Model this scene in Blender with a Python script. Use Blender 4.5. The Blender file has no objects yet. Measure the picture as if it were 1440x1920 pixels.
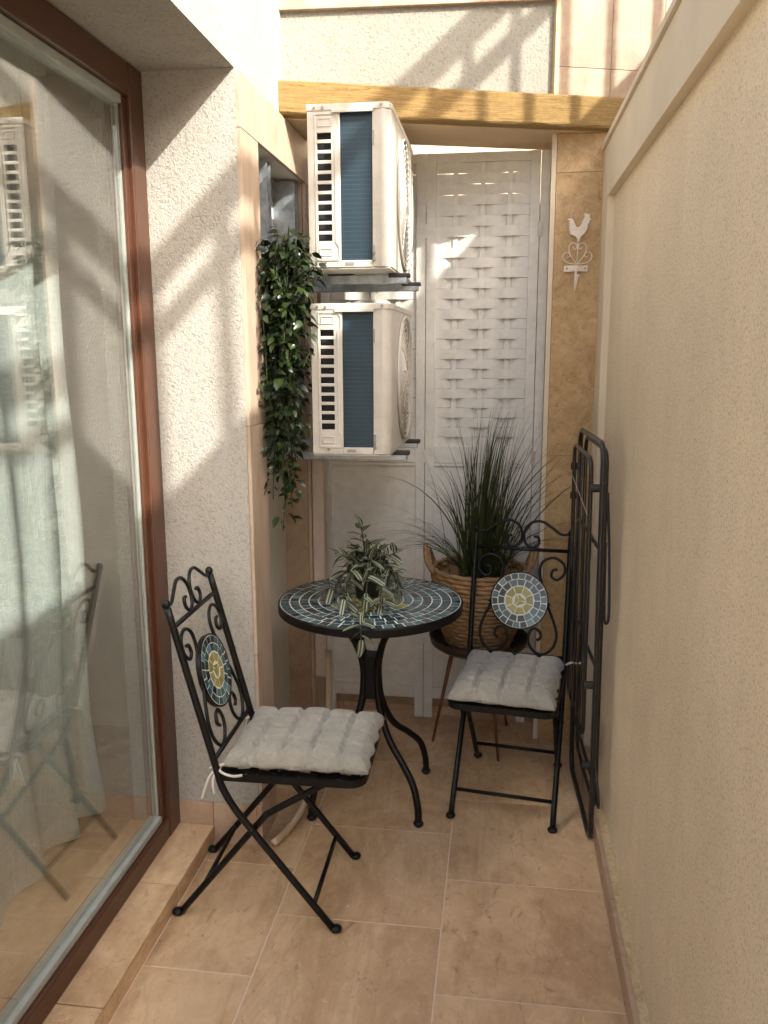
import bpy, bmesh, math, random
from mathutils import Vector, Matrix
random.seed(7)
SC = bpy.context.scene
COL = SC.collection
R = math.radians

# ------------------------------------------------------------------ camera
cam = bpy.data.cameras.new('camera'); co = bpy.data.objects.new('camera', cam); COL.objects.link(co)
cam.sensor_fit = 'VERTICAL'; cam.sensor_height = 36.0; cam.lens = 1580.3 / 1920 * 36.0
cam.clip_start = 0.05; cam.clip_end = 500
pit, yaw, roll = .18939353, .13671532, -.00295987
fw = Vector((-math.sin(yaw) * math.cos(pit), math.cos(yaw) * math.cos(pit), -math.sin(pit)))
rt = Vector((math.cos(yaw), math.sin(yaw), 0)); up = rt.cross(fw)
r2 = rt * math.cos(roll) + up * math.sin(roll); u2 = up * math.cos(roll) - rt * math.sin(roll)
m = Matrix((r2, u2, -fw)).transposed().to_4x4(); m.translation = Vector((0, 0, 1.5111))
co.matrix_world = m
SC.camera = co

# ------------------------------------------------------------------ sky, sun, exposure
SUN = Vector((1, -.785, .982)).normalized()
el = math.asin(SUN.z); az = math.atan2(SUN.x, SUN.y)
W = bpy.data.worlds.new('World'); SC.world = W; W.use_nodes = True
wn = W.node_tree.nodes; bg = wn['Background']
sky = wn.new('ShaderNodeTexSky'); sky.sky_type = 'NISHITA'; sky.sun_disc = False
sky.sun_elevation = el; sky.sun_rotation = az; sky.dust_density = 6.0; sky.air_density = 1.0; sky.ozone_density = 1.0
W.node_tree.links.new(sky.outputs[0], bg.inputs[0]); bg.inputs[1].default_value = 0.15
sl = bpy.data.lights.new('sun', 'SUN'); sl.energy = 2.8; sl.angle = R(.53); sl.color = (1.0, .95, .86)
so = bpy.data.objects.new('sun', sl); COL.objects.link(so)
so.rotation_euler = SUN.to_track_quat('Z', 'Y').to_euler()
so.location = (4, -4, 6)
vs = SC.view_settings
vs.view_transform = 'Standard'; vs.look = 'None'; vs.gamma = 1; vs.exposure = 1.74; vs.use_curve_mapping = False
SC.render.engine = 'CYCLES'
cy = SC.cycles
cy.max_bounces = 10; cy.diffuse_bounces = 6; cy.glossy_bounces = 5; cy.transmission_bounces = 6; cy.transparent_max_bounces = 24
cy.caustics_reflective = True; cy.blur_glossy = 0.205; cy.sample_clamp_indirect = 0
try:
    cy.use_denoising = True; cy.denoiser = 'OPENIMAGEDENOISE'
except Exception:
    pass

# ------------------------------------------------------------------ material helpers
def new_mat(name):
    mt = bpy.data.materials.new(name); mt.use_nodes = True
    nt = mt.node_tree; b = nt.nodes['Principled BSDF']
    return mt, nt, b
def N(nt, t, **kw):
    n = nt.nodes.new(t)
    for k, v in kw.items(): setattr(n, k, v)
    return n
def coords(nt, scale=(1, 1, 1), rnd=False):
    tc = N(nt, 'ShaderNodeTexCoord'); mp = N(nt, 'ShaderNodeMapping'); mp.inputs['Scale'].default_value = scale
    nt.links.new(tc.outputs['Object'], mp.inputs['Vector'])
    if rnd:
        oi = N(nt, 'ShaderNodeObjectInfo'); mu = N(nt, 'ShaderNodeVectorMath', operation='MULTIPLY_ADD')
        cb = N(nt, 'ShaderNodeCombineXYZ')
        for i in range(3): nt.links.new(oi.outputs['Random'], cb.inputs[i])
        mu.inputs[1].default_value = (31.7, 17.3, 23.9)
        nt.links.new(cb.outputs[0], mu.inputs[0]); nt.links.new(mp.outputs[0], mu.inputs[2])
        return mu.outputs[0]
    return mp.outputs[0]
def noise(nt, vec, scale, detail=4, rough=.55, dist=0):
    n = N(nt, 'ShaderNodeTexNoise'); n.inputs['Scale'].default_value = scale; n.inputs['Detail'].default_value = detail
    n.inputs['Roughness'].default_value = rough; n.inputs['Distortion'].default_value = dist
    nt.links.new(vec, n.inputs['Vector']); return n.outputs['Fac']
def ramp(nt, fac, stops):
    r = N(nt, 'ShaderNodeValToRGB'); e = r.color_ramp.elements
    while len(e) < len(stops): e.new(.5)
    for i, (p, c) in enumerate(stops):
        e[i].position = p; e[i].color = (*c, 1) if len(c) == 3 else c
    nt.links.new(fac, r.inputs[0]); return r.outputs[0]
def mixc(nt, fac, a, b, mode='MIX'):
    x = N(nt, 'ShaderNodeMix', data_type='RGBA', blend_type=mode)
    for s, v in ((0, fac), (6, a), (7, b)):
        if hasattr(v, 'is_output'): nt.links.new(v, x.inputs[s])
        else: x.inputs[s].default_value = v if s == 0 else (*v, 1)
    return x.outputs[2]
def bump(nt, b, h, strength, dist):
    n = N(nt, 'ShaderNodeBump'); n.inputs['Strength'].default_value = strength; n.inputs['Distance'].default_value = dist
    nt.links.new(h, n.inputs['Height'])
    if b.inputs['Normal'].links: nt.links.new(b.inputs['Normal'].links[0].from_socket, n.inputs['Normal'])
    nt.links.new(n.outputs[0], b.inputs['Normal'])
def vm(c, k): return tuple(min(1, x * k) for x in c)

def stucco(name, col, grain=120, depth=.006, strength=.8, var=.12, speck=.55, dark=.58):
    mt, nt, b = new_mat(name); v = coords(nt)
    big = noise(nt, v, 1.7, 6, .65); mid = noise(nt, coords(nt, (1, 1, .35)), 5.5, 5, .65, .6)
    n1 = noise(nt, v, grain, 3, .5, .8); n2 = noise(nt, v, grain * 2.6, 2, .6)
    c = ramp(nt, big, [(.3, vm(col, 1 - var)), (.7, vm(col, 1 + var * .5))])
    c = mixc(nt, .4, c, ramp(nt, mid, [(.3, (.86, .84, .80)), (.55, (1, 1, 1))]), 'MULTIPLY')
    c2 = ramp(nt, n1, [(.30, (dark, dark * .95, dark * .86)), (.50, (1, 1, 1))])
    c = mixc(nt, speck, c, c2, 'MULTIPLY')
    n3 = noise(nt, v, grain * .9, 2, .5)
    c = mixc(nt, ramp(nt, n3, [(.70, (0, 0, 0)), (.78, (.15, .15, .15))]), c, vm(col, .45))
    nt.links.new(c, b.inputs['Base Color'])
    b.inputs['Roughness'].default_value = .93; b.inputs['Specular IOR Level'].default_value = 0
    bump(nt, b, n1, strength, depth); bump(nt, b, n2, strength * .35, depth * .4)
    return mt
def plaster(name, col, var=.08):
    mt, nt, b = new_mat(name); v = coords(nt)
    n = noise(nt, v, 3, 6, .65); f = noise(nt, v, 160, 3, .6)
    nt.links.new(ramp(nt, n, [(.3, vm(col, 1 - var)), (.7, vm(col, 1 + var))]), b.inputs['Base Color'])
    b.inputs['Roughness'].default_value = .85; bump(nt, b, f, .25, .002); return mt
def stone(name, dark, mid, light, scale=(1, 1, 1), sc=6, rough=.45, rnd=True, pits=True, bm=.3, spec=.5, vein=0, pit=.60):
    mt, nt, b = new_mat(name); v = coords(nt, scale, rnd)
    n = noise(nt, v, sc, 8, .62, 1.3); n2 = noise(nt, v, sc * 7, 6, .65, .6)
    c = ramp(nt, n, [(.33, dark), (.5, mid), (.67, light)])
    c = mixc(nt, .35, c, ramp(nt, n2, [(.3, vm(mid, .75)), (.5, mid), (.7, vm(light, 1.06))]))
    if pits:
        n3 = noise(nt, v, sc * 3.2, 9, .75, 3.5)
        c = mixc(nt, ramp(nt, n3, [(pit, (0, 0, 0)), (pit + .07, (.6, .6, .6))]), c, vm(dark, .6))
        n4 = noise(nt, v, sc * 4.5, 8, .7, 4.0)
        c = mixc(nt, ramp(nt, n4, [(pit + .03, (0, 0, 0)), (pit + .1, (.45, .45, .45))]), c, vm(light, 1.25))
    if vein:
        rot = N(nt, 'ShaderNodeMapping'); rot.inputs['Rotation'].default_value = (0, .5, R(38)); rot.inputs['Scale'].default_value = (1.0, .28, 1.0); nt.links.new(v, rot.inputs['Vector'])
        nv = noise(nt, rot.outputs[0], sc * 1.1, 8, .62, 1.6)
        c = mixc(nt, ramp(nt, nv, [(.455, (0, 0, 0)), (.485, (vein,) * 3), (.50, (vein * .3,) * 3), (.53, (0, 0, 0))]), c, vm(dark, .72))
        nw = noise(nt, rot.outputs[0], sc * .8, 6, .6, 1.0)
        c = mixc(nt, ramp(nt, nw, [(.52, (0, 0, 0)), (.66, (vein * .8,) * 3)]), c, vm(light, 1.08))
    oi = N(nt, 'ShaderNodeObjectInfo')
    c = mixc(nt, 1, c, ramp(nt, oi.outputs['Random'], [(0, (.93, .93, .93)), (1, (1.0, 1.0, 1.0))]), 'MULTIPLY')
    nt.links.new(c, b.inputs['Base Color'])
    rr = ramp(nt, n2, [(.3, (rough - .1,) * 3), (.7, (rough + .12,) * 3)]); nt.links.new(rr, b.inputs['Roughness'])
    b.inputs['Specular IOR Level'].default_value = spec
    if bm: bump(nt, b, n2, bm, .0012)
    return mt
def wood(name, dark, light, axis=1, sc=9, rough=.45, depth=.001, strength=.4, stretch=14):
    mt, nt, b = new_mat(name); s = [stretch] * 3; s[axis] = 1
    v = coords(nt, tuple(s), True); n = noise(nt, v, sc / stretch * 3, 7, .65, .9); n2 = noise(nt, v, sc, 5, .6)
    c = ramp(nt, n, [(.3, dark), (.68, light)]); c = mixc(nt, .35, c, ramp(nt, n2, [(.35, dark), (.6, light)]))
    nt.links.new(c, b.inputs['Base Color']); b.inputs['Roughness'].default_value = rough
    bump(nt, b, n2, strength, depth); return mt
def metal(name, col, rough=.45, met=0.0, spec=.5, chips=False):
    mt, nt, b = new_mat(name); v = coords(nt)
    n = noise(nt, v, 40, 5, .6)
    nt.links.new(ramp(nt, n, [(.3, vm(col, .75)), (.7, vm(col, 1.25))]), b.inputs['Base Color'])
    b.inputs['Metallic'].default_value = met; b.inputs['Specular IOR Level'].default_value = spec
    nt.links.new(ramp(nt, n, [(.3, (rough - .08,) * 3), (.7, (rough + .1,) * 3)]), b.inputs['Roughness'])
    bump(nt, b, noise(nt, v, 300, 2), .12, .0006); return mt
def plain(name, col, rough=.6, spec=.5):
    mt, nt, b = new_mat(name); v = coords(nt)
    n = noise(nt, v, 25, 5, .6)
    nt.links.new(ramp(nt, n, [(.3, vm(col, .9)), (.7, vm(col, 1.08))]), b.inputs['Base Color'])
    b.inputs['Roughness'].default_value = rough; b.inputs['Specular IOR Level'].default_value = spec; return mt

M = {}
M['stucco_house'] = stucco('stucco_house', (.41, .397, .36), 125, .0052, .7, .08)
M['stucco_soffit'] = M['stucco_house']
M['stucco_gate'] = stucco('stucco_gate', (.31, .297, .255), 120, .006, .8, .06)
M['stucco_wall'] = stucco('stucco_wall', (.88, .755, .57), 230, .0034, .65, .10, .7, .50)
M['coping'] = plaster('coping', (.70, .61, .46))
M['recess'] = plaster('recess', (.62, .60, .54))
M['interior'] = plaster('interior', (.60, .55, .46))
M['tile'] = stone('tile', (.41, .265, .15), (.56, .39, .235), (.69, .51, .325), (1.0, .6, 1), 4.0, .38, bm=0, spec=0, vein=.22, pit=.578)
M['skirt'] = stone('skirt', (.36, .24, .16), (.45, .32, .22), (.52, .39, .28), (1, 1, 1), 5, .45)
M['grout'] = plaster('grout', (.66, .53, .39))
M['cement'] = stone('cement', (.40, .29, .15), (.55, .43, .25), (.66, .54, .35), (1, 1, 1), 30, .8)
M['trim_stone'] = stone('trim_stone', (.36, .255, .175), (.46, .355, .265), (.53, .44, .35), (2.2, 2.2, .6), 5, .5)
M['pier_stone'] = stone('pier_stone', (.36, .21, .085), (.50, .33, .15), (.60, .43, .23), (1, 1, 1), 8, .5, vein=.35, pit=.55)
M['clad_stone'] = stone('clad_stone', (.27, .18, .115), (.37, .265, .175), (.46, .34, .235), (1, 1, 1), 7, .5)
M['beam'] = wood('beam', (.17, .075, .015), (.66, .44, .15), 0, 85, .7, .008, 1.0, 22)
M['soffit_beam'] = plaster('soffit_beam', (.60, .46, .30))
M['door_wood'] = wood('door_wood', (.045, .018, .010), (.105, .042, .022), 2, 40, .32, .0004, .3)
M['door_wood_h'] = wood('door_wood_h', (.045, .018, .010), (.10, .040, .021), 1, 40, .32, .0004, .3)
M['gasket'] = plain('gasket', (.30, .33, .31), .4)
M['black_metal'] = metal('black_metal', (.006, .0056, .0056), .40, 0, .3)
M['rack_metal'] = plain('rack_metal', (.022, .020, .019), .3)
M['galv'] = metal('galv', (.36, .40, .44), .38, .75)
M['ac_white'] = plain('ac_white', (.53, .505, .445), .38)
M['ac_grey'] = plain('ac_grey', (.26, .25, .23), .5)
M['black_rubber'] = plain('black_rubber', (.02, .02, .022), .6)
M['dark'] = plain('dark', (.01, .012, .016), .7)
M['screw'] = metal('screw', (.35, .32, .28), .4, .8)
M['screen_white'] = plain('screen_white', (.655, .645, .595), .5)
M['rooster'] = plain('rooster', (.74, .66, .54), .5)
M['brown_table'] = plain('brown_table', (.045, .028, .020), .35)
M['leg_wood'] = wood('leg_wood', (.10, .030, .015), (.20, .075, .035), 2, 60, .45)
M['hose'] = plain('hose', (.56, .44, .30), .6)
M['conduit'] = plain('conduit', (.60, .50, .40), .6)
M['soil'] = plain('soil', (.03, .022, .015), .9)
M['grout_mosaic'] = plain('grout_mosaic', (.68, .68, .62), .7)
M['tie'] = plain('tie', (.55, .53, .48), .9)
M['neigh'] = plaster('neigh', (.62, .50, .36))
M['rail_metal'] = metal('rail_metal', (.25, .24, .23), .5, .3)

def wicker(name):
    mt, nt, b = new_mat(name); v = coords(nt, (1, 1, 1), True)
    n = noise(nt, v, 60, 4, .6)
    nt.links.new(ramp(nt, n, [(.3, (.17, .090, .038)), (.55, (.34, .20, .09)), (.75, (.46, .29, .14))]), b.inputs['Base Color'])
    b.inputs['Roughness'].default_value = .6; bump(nt, b, n, .4, .002); return mt
M['wicker'] = wicker('wicker')

def fabric(name, col):
    mt, nt, b = new_mat(name); v = coords(nt)
    n = noise(nt, v, 14, 6, .7, .8); f = noise(nt, coords(nt, (3, 1, 1)), 420, 2); w = noise(nt, v, 55, 4, .6, 1.0)
    nt.links.new(ramp(nt, n, [(.3, vm(col, .78)), (.7, vm(col, 1.12))]), b.inputs['Base Color'])
    b.inputs['Roughness'].default_value = .9; b.inputs['Sheen Weight'].default_value = .25
    bump(nt, b, w, .9, .007); bump(nt, b, f, .6, .0012); return mt
M['cushion'] = fabric('cushion', (.345, .33, .28))

def coil(name):
    mt, nt, b = new_mat(name); tc = N(nt, 'ShaderNodeTexCoord')
    sx = N(nt, 'ShaderNodeSeparateXYZ'); nt.links.new(tc.outputs['Object'], sx.inputs[0])
    def lines(sock, per, w):
        a = N(nt, 'ShaderNodeMath', operation='MULTIPLY'); a.inputs[1].default_value = 1 / per; nt.links.new(sock, a.inputs[0])
        f = N(nt, 'ShaderNodeMath', operation='FRACT'); nt.links.new(a.outputs[0], f.inputs[0])
        l = N(nt, 'ShaderNodeMath', operation='LESS_THAN'); l.inputs[1].default_value = w; nt.links.new(f.outputs[0], l.inputs[0]); return l.outputs[0]
    lx = lines(sx.outputs['X'], .0055, .3); lz = lines(sx.outputs['Z'], .0128, .12)
    n = noise(nt, coords(nt), 9, 5, .6)
    base = ramp(nt, n, [(.3, (.010, .024, .040)), (.7, (.020, .046, .066))])
    c = mixc(nt, lx, base, (.020, .042, .058)); c = mixc(nt, lz, c, (.034, .062, .082))
    nt.links.new(c, b.inputs['Base Color']); b.inputs['Roughness'].default_value = .45; b.inputs['Metallic'].default_value = .2
    bump(nt, b, lx, .4, .001); return mt
M['coil'] = coil('coil')

def tess(name, stops, rough=.16):
    mt, nt, b = new_mat(name); oi = N(nt, 'ShaderNodeObjectInfo')
    c = ramp(nt, oi.outputs['Random'], stops)
    n = noise(nt, coords(nt, (1, 1, 1), True), 90, 3)
    c = mixc(nt, .4, c, ramp(nt, n, [(.3, (.5, .5, .5)), (.7, (1, 1, 1))]), 'MULTIPLY')
    nt.links.new(c, b.inputs['Base Color']); b.inputs['Roughness'].default_value = rough; b.inputs['Coat Weight'].default_value = .3; return mt
M['t_dark'] = tess('tessera_dark', [(0, (.012, .022, .026)), (.3, (.022, .050, .060)), (.65, (.040, .090, .105)), (1, (.085, .155, .165))])
M['t_teal'] = tess('tessera_teal', [(0, (.03, .075, .10)), (.5, (.09, .18, .20)), (1, (.18, .29, .29))])
M['t_yellow'] = tess('tessera_yellow', [(0, (.26, .25, .07)), (.5, (.36, .33, .10)), (1, (.44, .40, .17))])

def leaf_mat(name, cols, rough=.4, trans=.25):
    mt, nt, b = new_mat(name); oi = N(nt, 'ShaderNodeObjectInfo'); n = noise(nt, coords(nt, (1, 1, 1), True), 14, 3)
    c = mixc(nt, .6, ramp(nt, oi.outputs['Random'], cols), ramp(nt, n, cols))
    nt.links.new(c, b.inputs['Base Color']); b.inputs['Roughness'].default_value = rough
    tr = N(nt, 'ShaderNodeBsdfTranslucent'); nt.links.new(c, tr.inputs[0]); mx = N(nt, 'ShaderNodeMixShader'); mx.inputs[0].default_value = trans
    nt.links.new(b.outputs[0], mx.inputs[1]); nt.links.new(tr.outputs[0], mx.inputs[2])
    nt.links.new(mx.outputs[0], nt.nodes['Material Output'].inputs[0]); return mt
M['ivy'] = leaf_mat('ivy', [(.25, (.006, .012, .004)), (.5, (.013, .028, .007)), (.75, (.075, .115, .034))], .30)
M['stem'] = plain('stem', (.035, .045, .015), .6)
M['grass'] = leaf_mat('grass_blade', [(.25, (.020, .030, .008)), (.5, (.055, .075, .020)), (.75, (.13, .15, .055))], .45)

def striped(name):
    mt, nt, b = new_mat(name); tc = N(nt, 'ShaderNodeTexCoord'); sx = N(nt, 'ShaderNodeSeparateXYZ'); nt.links.new(tc.outputs['Object'], sx.inputs[0])
    a = N(nt, 'ShaderNodeMath', operation='ABSOLUTE'); nt.links.new(sx.outputs['Y'], a.inputs[0])
    g = N(nt, 'ShaderNodeMath', operation='MULTIPLY'); g.inputs[1].default_value = 72; nt.links.new(a.outputs[0], g.inputs[0])
    c = ramp(nt, g.outputs[0], [(0, (.06, .075, .042)), (.15, (.085, .10, .058)), (.27, (.46, .48, .36)), (.45, (.40, .43, .30)), (.56, (.07, .09, .048)), (.8, (.035, .05, .025))])
    nt.links.new(c, b.inputs['Base Color']); b.inputs['Roughness'].default_value = .4
    tr = N(nt, 'ShaderNodeBsdfTranslucent'); nt.links.new(c, tr.inputs[0]); mx = N(nt, 'ShaderNodeMixShader'); mx.inputs[0].default_value = .2
    nt.links.new(b.outputs[0], mx.inputs[1]); nt.links.new(tr.outputs[0], mx.inputs[2])
    nt.links.new(mx.outputs[0], nt.nodes['Material Output'].inputs[0]); return mt
M['striped'] = striped('striped_leaf')

def glass(name, r0, rough, haze):
    mt, nt, b = new_mat(name); nt.nodes.remove(b)
    lw = N(nt, 'ShaderNodeLayerWeight'); lw.inputs['Blend'].default_value = .5
    p = N(nt, 'ShaderNodeMath', operation='POWER'); p.inputs[1].default_value = 5; nt.links.new(lw.outputs['Facing'], p.inputs[0])
    ma = N(nt, 'ShaderNodeMath', operation='MULTIPLY_ADD'); ma.inputs[1].default_value = 1 - r0; ma.inputs[2].default_value = r0; nt.links.new(p.outputs[0], ma.inputs[0])
    t = N(nt, 'ShaderNodeBsdfTransparent'); t.inputs[0].default_value = (.97, .985, .975, 1)
    g = N(nt, 'ShaderNodeBsdfGlossy'); g.inputs['Roughness'].default_value = rough; g.inputs[0].default_value = (1, 1, 1, 1)
    g2 = N(nt, 'ShaderNodeBsdfGlossy'); g2.inputs['Roughness'].default_value = .22; gm = N(nt, 'ShaderNodeMixShader'); gm.inputs[0].default_value = haze
    nt.links.new(g.outputs[0], gm.inputs[1]); nt.links.new(g2.outputs[0], gm.inputs[2])
    mx = N(nt, 'ShaderNodeMixShader'); nt.links.new(ma.outputs[0], mx.inputs[0]); nt.links.new(t.outputs[0], mx.inputs[1]); nt.links.new(gm.outputs[0], mx.inputs[2])
    nt.links.new(mx.outputs[0], nt.nodes['Material Output'].inputs[0]); return mt
M['glass'] = glass('glass', .22, 0.02, 0)


def sheer(name):
    mt, nt, b = new_mat(name); nt.nodes.remove(b)
    v = coords(nt, (1, 1, .03)); n = noise(nt, v, 260, 3, .6); v2 = coords(nt, (1, .03, 1)); n2 = noise(nt, v2, 260, 3, .6)
    f = N(nt, 'ShaderNodeMath', operation='MAXIMUM'); nt.links.new(n, f.inputs[0]); nt.links.new(n2, f.inputs[1])
    fac = ramp(nt, f.outputs[0], [(.40, (.72, .72, .72)), (.70, (1.0, 1.0, 1.0))])
    d = N(nt, 'ShaderNodeBsdfDiffuse'); d.inputs[0].default_value = (.80, .87, .84, 1)
    tl = N(nt, 'ShaderNodeBsdfTranslucent'); tl.inputs[0].default_value = (.78, .86, .82, 1)
    dm = N(nt, 'ShaderNodeMixShader'); dm.inputs[0].default_value = .35; nt.links.new(d.outputs[0], dm.inputs[1]); nt.links.new(tl.outputs[0], dm.inputs[2])
    t = N(nt, 'ShaderNodeBsdfTransparent')
    mx = N(nt, 'ShaderNodeMixShader'); nt.links.new(fac, mx.inputs[0]); nt.links.new(t.outputs[0], mx.inputs[1]); nt.links.new(dm.outputs[0], mx.inputs[2])
    nt.links.new(mx.outputs[0], nt.nodes['Material Output'].inputs[0]); return mt
M['sheer'] = sheer('sheer')

# ------------------------------------------------------------------ geometry helpers
def empty(name, loc=(0, 0, 0), rz=0):
    o = bpy.data.objects.new(name, None); o.location = loc; o.rotation_euler = (0, 0, rz); o.empty_display_size = .05; COL.objects.link(o); return o
def tag(o, label=None, cat=None, group=None, kind=None):
    if label: o['label'] = label
    if cat: o['category'] = cat
    if group: o['group'] = group
    if kind: o['kind'] = kind
    return o
def thing(name, label, cat, loc=(0, 0, 0), rz=0, group=None):
    return tag(empty(name, loc, rz), label, cat, group)
def obj(name, bm, mat, parent=None, smooth=False, loc=None, local=False, bev=0, auto=None):
    """link a bmesh as one object. With a parent the verts are in the parent's space if local, else in world space (parent unrotated)."""
    if parent is not None and not local:
        o0 = Vector(parent.location)
        if parent.parent is not None: o0 = o0 + Vector(parent.parent.location)
        bmesh.ops.translate(bm, verts=bm.verts, vec=-o0)
    bmesh.ops.recalc_face_normals(bm, faces=bm.faces)
    me = bpy.data.meshes.new(name); bm.to_mesh(me); bm.free()
    if smooth:
        for p in me.polygons: p.use_smooth = True
    me.materials.append(M[mat] if isinstance(mat, str) else mat)
    o = bpy.data.objects.new(name, me); COL.objects.link(o)
    if parent is not None: o.parent = parent
    if loc is not None: o.location = loc
    if bev:
        md = o.modifiers.new('bevel', 'BEVEL'); md.width = bev; md.segments = 2; md.limit_method = 'ANGLE'; md.angle_limit = R(40)
    return o
def inst(src, name, parent, loc=(0, 0, 0), rot=(0, 0, 0), scale=(1, 1, 1), mat4=None):
    o = bpy.data.objects.new(name, src if isinstance(src, bpy.types.Mesh) else src.data); COL.objects.link(o); o.parent = parent
    if mat4 is not None: o.matrix_basis = mat4
    else: o.location = loc; o.rotation_euler = rot; o.scale = scale
    return o
def BM(): return bmesh.new()
def abox(bm, lo, hi, mtx=None):
    vs_ = [bm.verts.new((x, y, z)) for x in (lo[0], hi[0]) for y in (lo[1], hi[1]) for z in (lo[2], hi[2])]
    for f in ((0, 1, 3, 2), (4, 6, 7, 5), (0, 4, 5, 1), (2, 3, 7, 6), (0, 2, 6, 4), (1, 5, 7, 3)): bm.faces.new([vs_[i] for i in f])
    if mtx is not None: bmesh.ops.transform(bm, matrix=mtx, verts=vs_)
    return bm
def box(name, lo, hi, mat, parent=None, bev=0, **k):
    return obj(name, abox(BM(), lo, hi), mat, parent, bev=bev, **k)
def prism(bm, poly, z0, z1):
    a = [bm.verts.new((x, y, z0)) for x, y in poly]; b = [bm.verts.new((x, y, z1)) for x, y in poly]
    n = len(poly); bm.faces.new(a[::-1]); bm.faces.new(b)
    for i in range(n): bm.faces.new((a[i], a[(i + 1) % n], b[(i + 1) % n], b[i]))
    return bm
def spline(pts, sub=6, closed=False):
    P = [Vector(p) for p in pts]; n = len(P); out = []
    rng = range(n) if closed else range(n - 1)
    for i in rng:
        p0 = P[(i - 1) % n] if closed or i > 0 else P[0] * 2 - P[1]
        p1 = P[i]; p2 = P[(i + 1) % n]
        p3 = P[(i + 2) % n] if closed or i + 2 < n else P[-1] * 2 - P[-2]
        for s in range(sub):
            t = s / sub
            out.append(.5 * ((2 * p1) + (p2 - p0) * t + (2 * p0 - 5 * p1 + 4 * p2 - p3) * t * t + (3 * p1 - p0 - 3 * p2 + p3) * t ** 3))
    if not closed: out.append(P[-1])
    return out
def tube(bm, pts, r, seg=8, closed=False, rx=None):
    P = [Vector(p) for p in pts]; n = len(P); rings = []
    rad = r if callable(r) else (lambda t: r)
    prev = None
    for i in range(n):
        a = P[(i - 1) % n] if closed or i > 0 else P[0]; b = P[(i + 1) % n] if closed or i < n - 1 else P[-1]
        d = (b - a)
        if d.length < 1e-9: d = Vector((0, 0, 1))
        d.normalize()
        if prev is None:
            h = Vector((0, 0, 1)) if abs(d.z) < .9 else Vector((1, 0, 0)); nx = d.cross(h).normalized()
        else:
            nx = prev - d * prev.dot(d)
            nx = nx.normalized() if nx.length > 1e-6 else d.orthogonal().normalized()
        prev = nx; ny = d.cross(nx); rr = rad(i / max(1, n - 1))
        rings.append([bm.verts.new(P[i] + (nx * math.cos(2 * math.pi * k / seg) + ny * math.sin(2 * math.pi * k / seg)) * rr) for k in range(seg)])
    m_ = n if closed else n - 1
    for i in range(m_):
        A = rings[i]; B = rings[(i + 1) % n]
        off = 0
        if closed and i == n - 1:
            off = min(range(seg), key=lambda q: (A[0].co - B[q].co).length)
        for k in range(seg): bm.faces.new((A[k], A[(k + 1) % seg], B[(k + 1 + off) % seg], B[(k + off) % seg]))
    if not closed:
        bm.faces.new(rings[0][::-1]); bm.faces.new(rings[-1])
    return bm
def lathe(bm, prof, seg=32, c=(0, 0)):
    rings = []
    for r, z in prof:
        if r < 1e-6: rings.append([bm.verts.new((c[0], c[1], z))])
        else: rings.append([bm.verts.new((c[0] + r * math.cos(2 * math.pi * k / seg), c[1] + r * math.sin(2 * math.pi * k / seg), z)) for k in range(seg)])
    for A, B in zip(rings, rings[1:]):
        for k in range(seg):
            q = [A[k % len(A)], A[(k + 1) % len(A)], B[(k + 1) % len(B)], B[k % len(B)]]
            u = []
            for v_ in q:
                if v_ not in u: u.append(v_)
            if len(u) > 2: bm.faces.new(u)
    return bm
def ball(bm, c, r, seg=12):
    mt_ = Matrix.Translation(c) @ Matrix.Diagonal((r, r, r, 1) if not isinstance(r, tuple) else (*r, 1))
    bmesh.ops.create_uvsphere(bm, u_segments=seg, v_segments=max(6, seg // 2), radius=1, matrix=mt_); return bm
def holed(bm, xs, zs, holes, y0, y1):
    """a plate in XZ with rectangular holes, thickness y0..y1, one connected mesh"""
    nx, nz = len(xs) - 1, len(zs) - 1; V = {}
    def v_(i, j, k):
        if (i, j, k) not in V: V[(i, j, k)] = bm.verts.new((xs[i], (y0, y1)[k], zs[j]))
        return V[(i, j, k)]
    solid = lambda i, j: 0 <= i < nx and 0 <= j < nz and (i, j) not in holes
    for i in range(nx):
        for j in range(nz):
            if not solid(i, j): continue
            bm.faces.new((v_(i, j, 0), v_(i + 1, j, 0), v_(i + 1, j + 1, 0), v_(i, j + 1, 0)))
            bm.faces.new((v_(i, j, 1), v_(i, j + 1, 1), v_(i + 1, j + 1, 1), v_(i + 1, j, 1)))
            for (di, dj, a, b) in ((-1, 0, (i, j), (i, j + 1)), (1, 0, (i + 1, j), (i + 1, j + 1)), (0, -1, (i, j), (i + 1, j)), (0, 1, (i, j + 1), (i + 1, j + 1))):
                if not solid(i + di, j + dj): bm.faces.new((v_(*a, 0), v_(*b, 0), v_(*b, 1), v_(*a, 1)))
    return bm

# ================================================================== SETTING: ground and floor
g = tag(obj('ground', abox(BM(), (-60, -60, -.30), (60, 60, -.06)), 'neigh'), kind='structure')
floor = tag(obj('floor', abox(BM(), (-.97, -.6, -.055), (.36, 3.9, -.0015)), 'grout'), kind='structure')
GX = -.5743; S = .45; gap = .0022
cols = [(-.856, GX, 2.2105), (GX, GX + S, 1.9949), (GX + S, .322, 2.2105)]
for x0, x1, yr in cols:
    k = -6
    while yr + k * S < -.6: k += 1
    while yr + k * S < 3.6:
        y0 = yr + k * S; y1 = min(y0 + S, 3.9)
        bm = abox(BM(), (x0 + gap, y0 + gap, -.05), (x1 - gap, y1 - gap, 0))
        c = Vector(((x0 + x1) / 2, (y0 + y1) / 2, 0)); bmesh.ops.translate(bm, verts=bm.verts, vec=-c)
        t = obj('floor_tile', bm, 'tile', floor, local=True, loc=c, bev=.0012)
        k += 1
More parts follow.
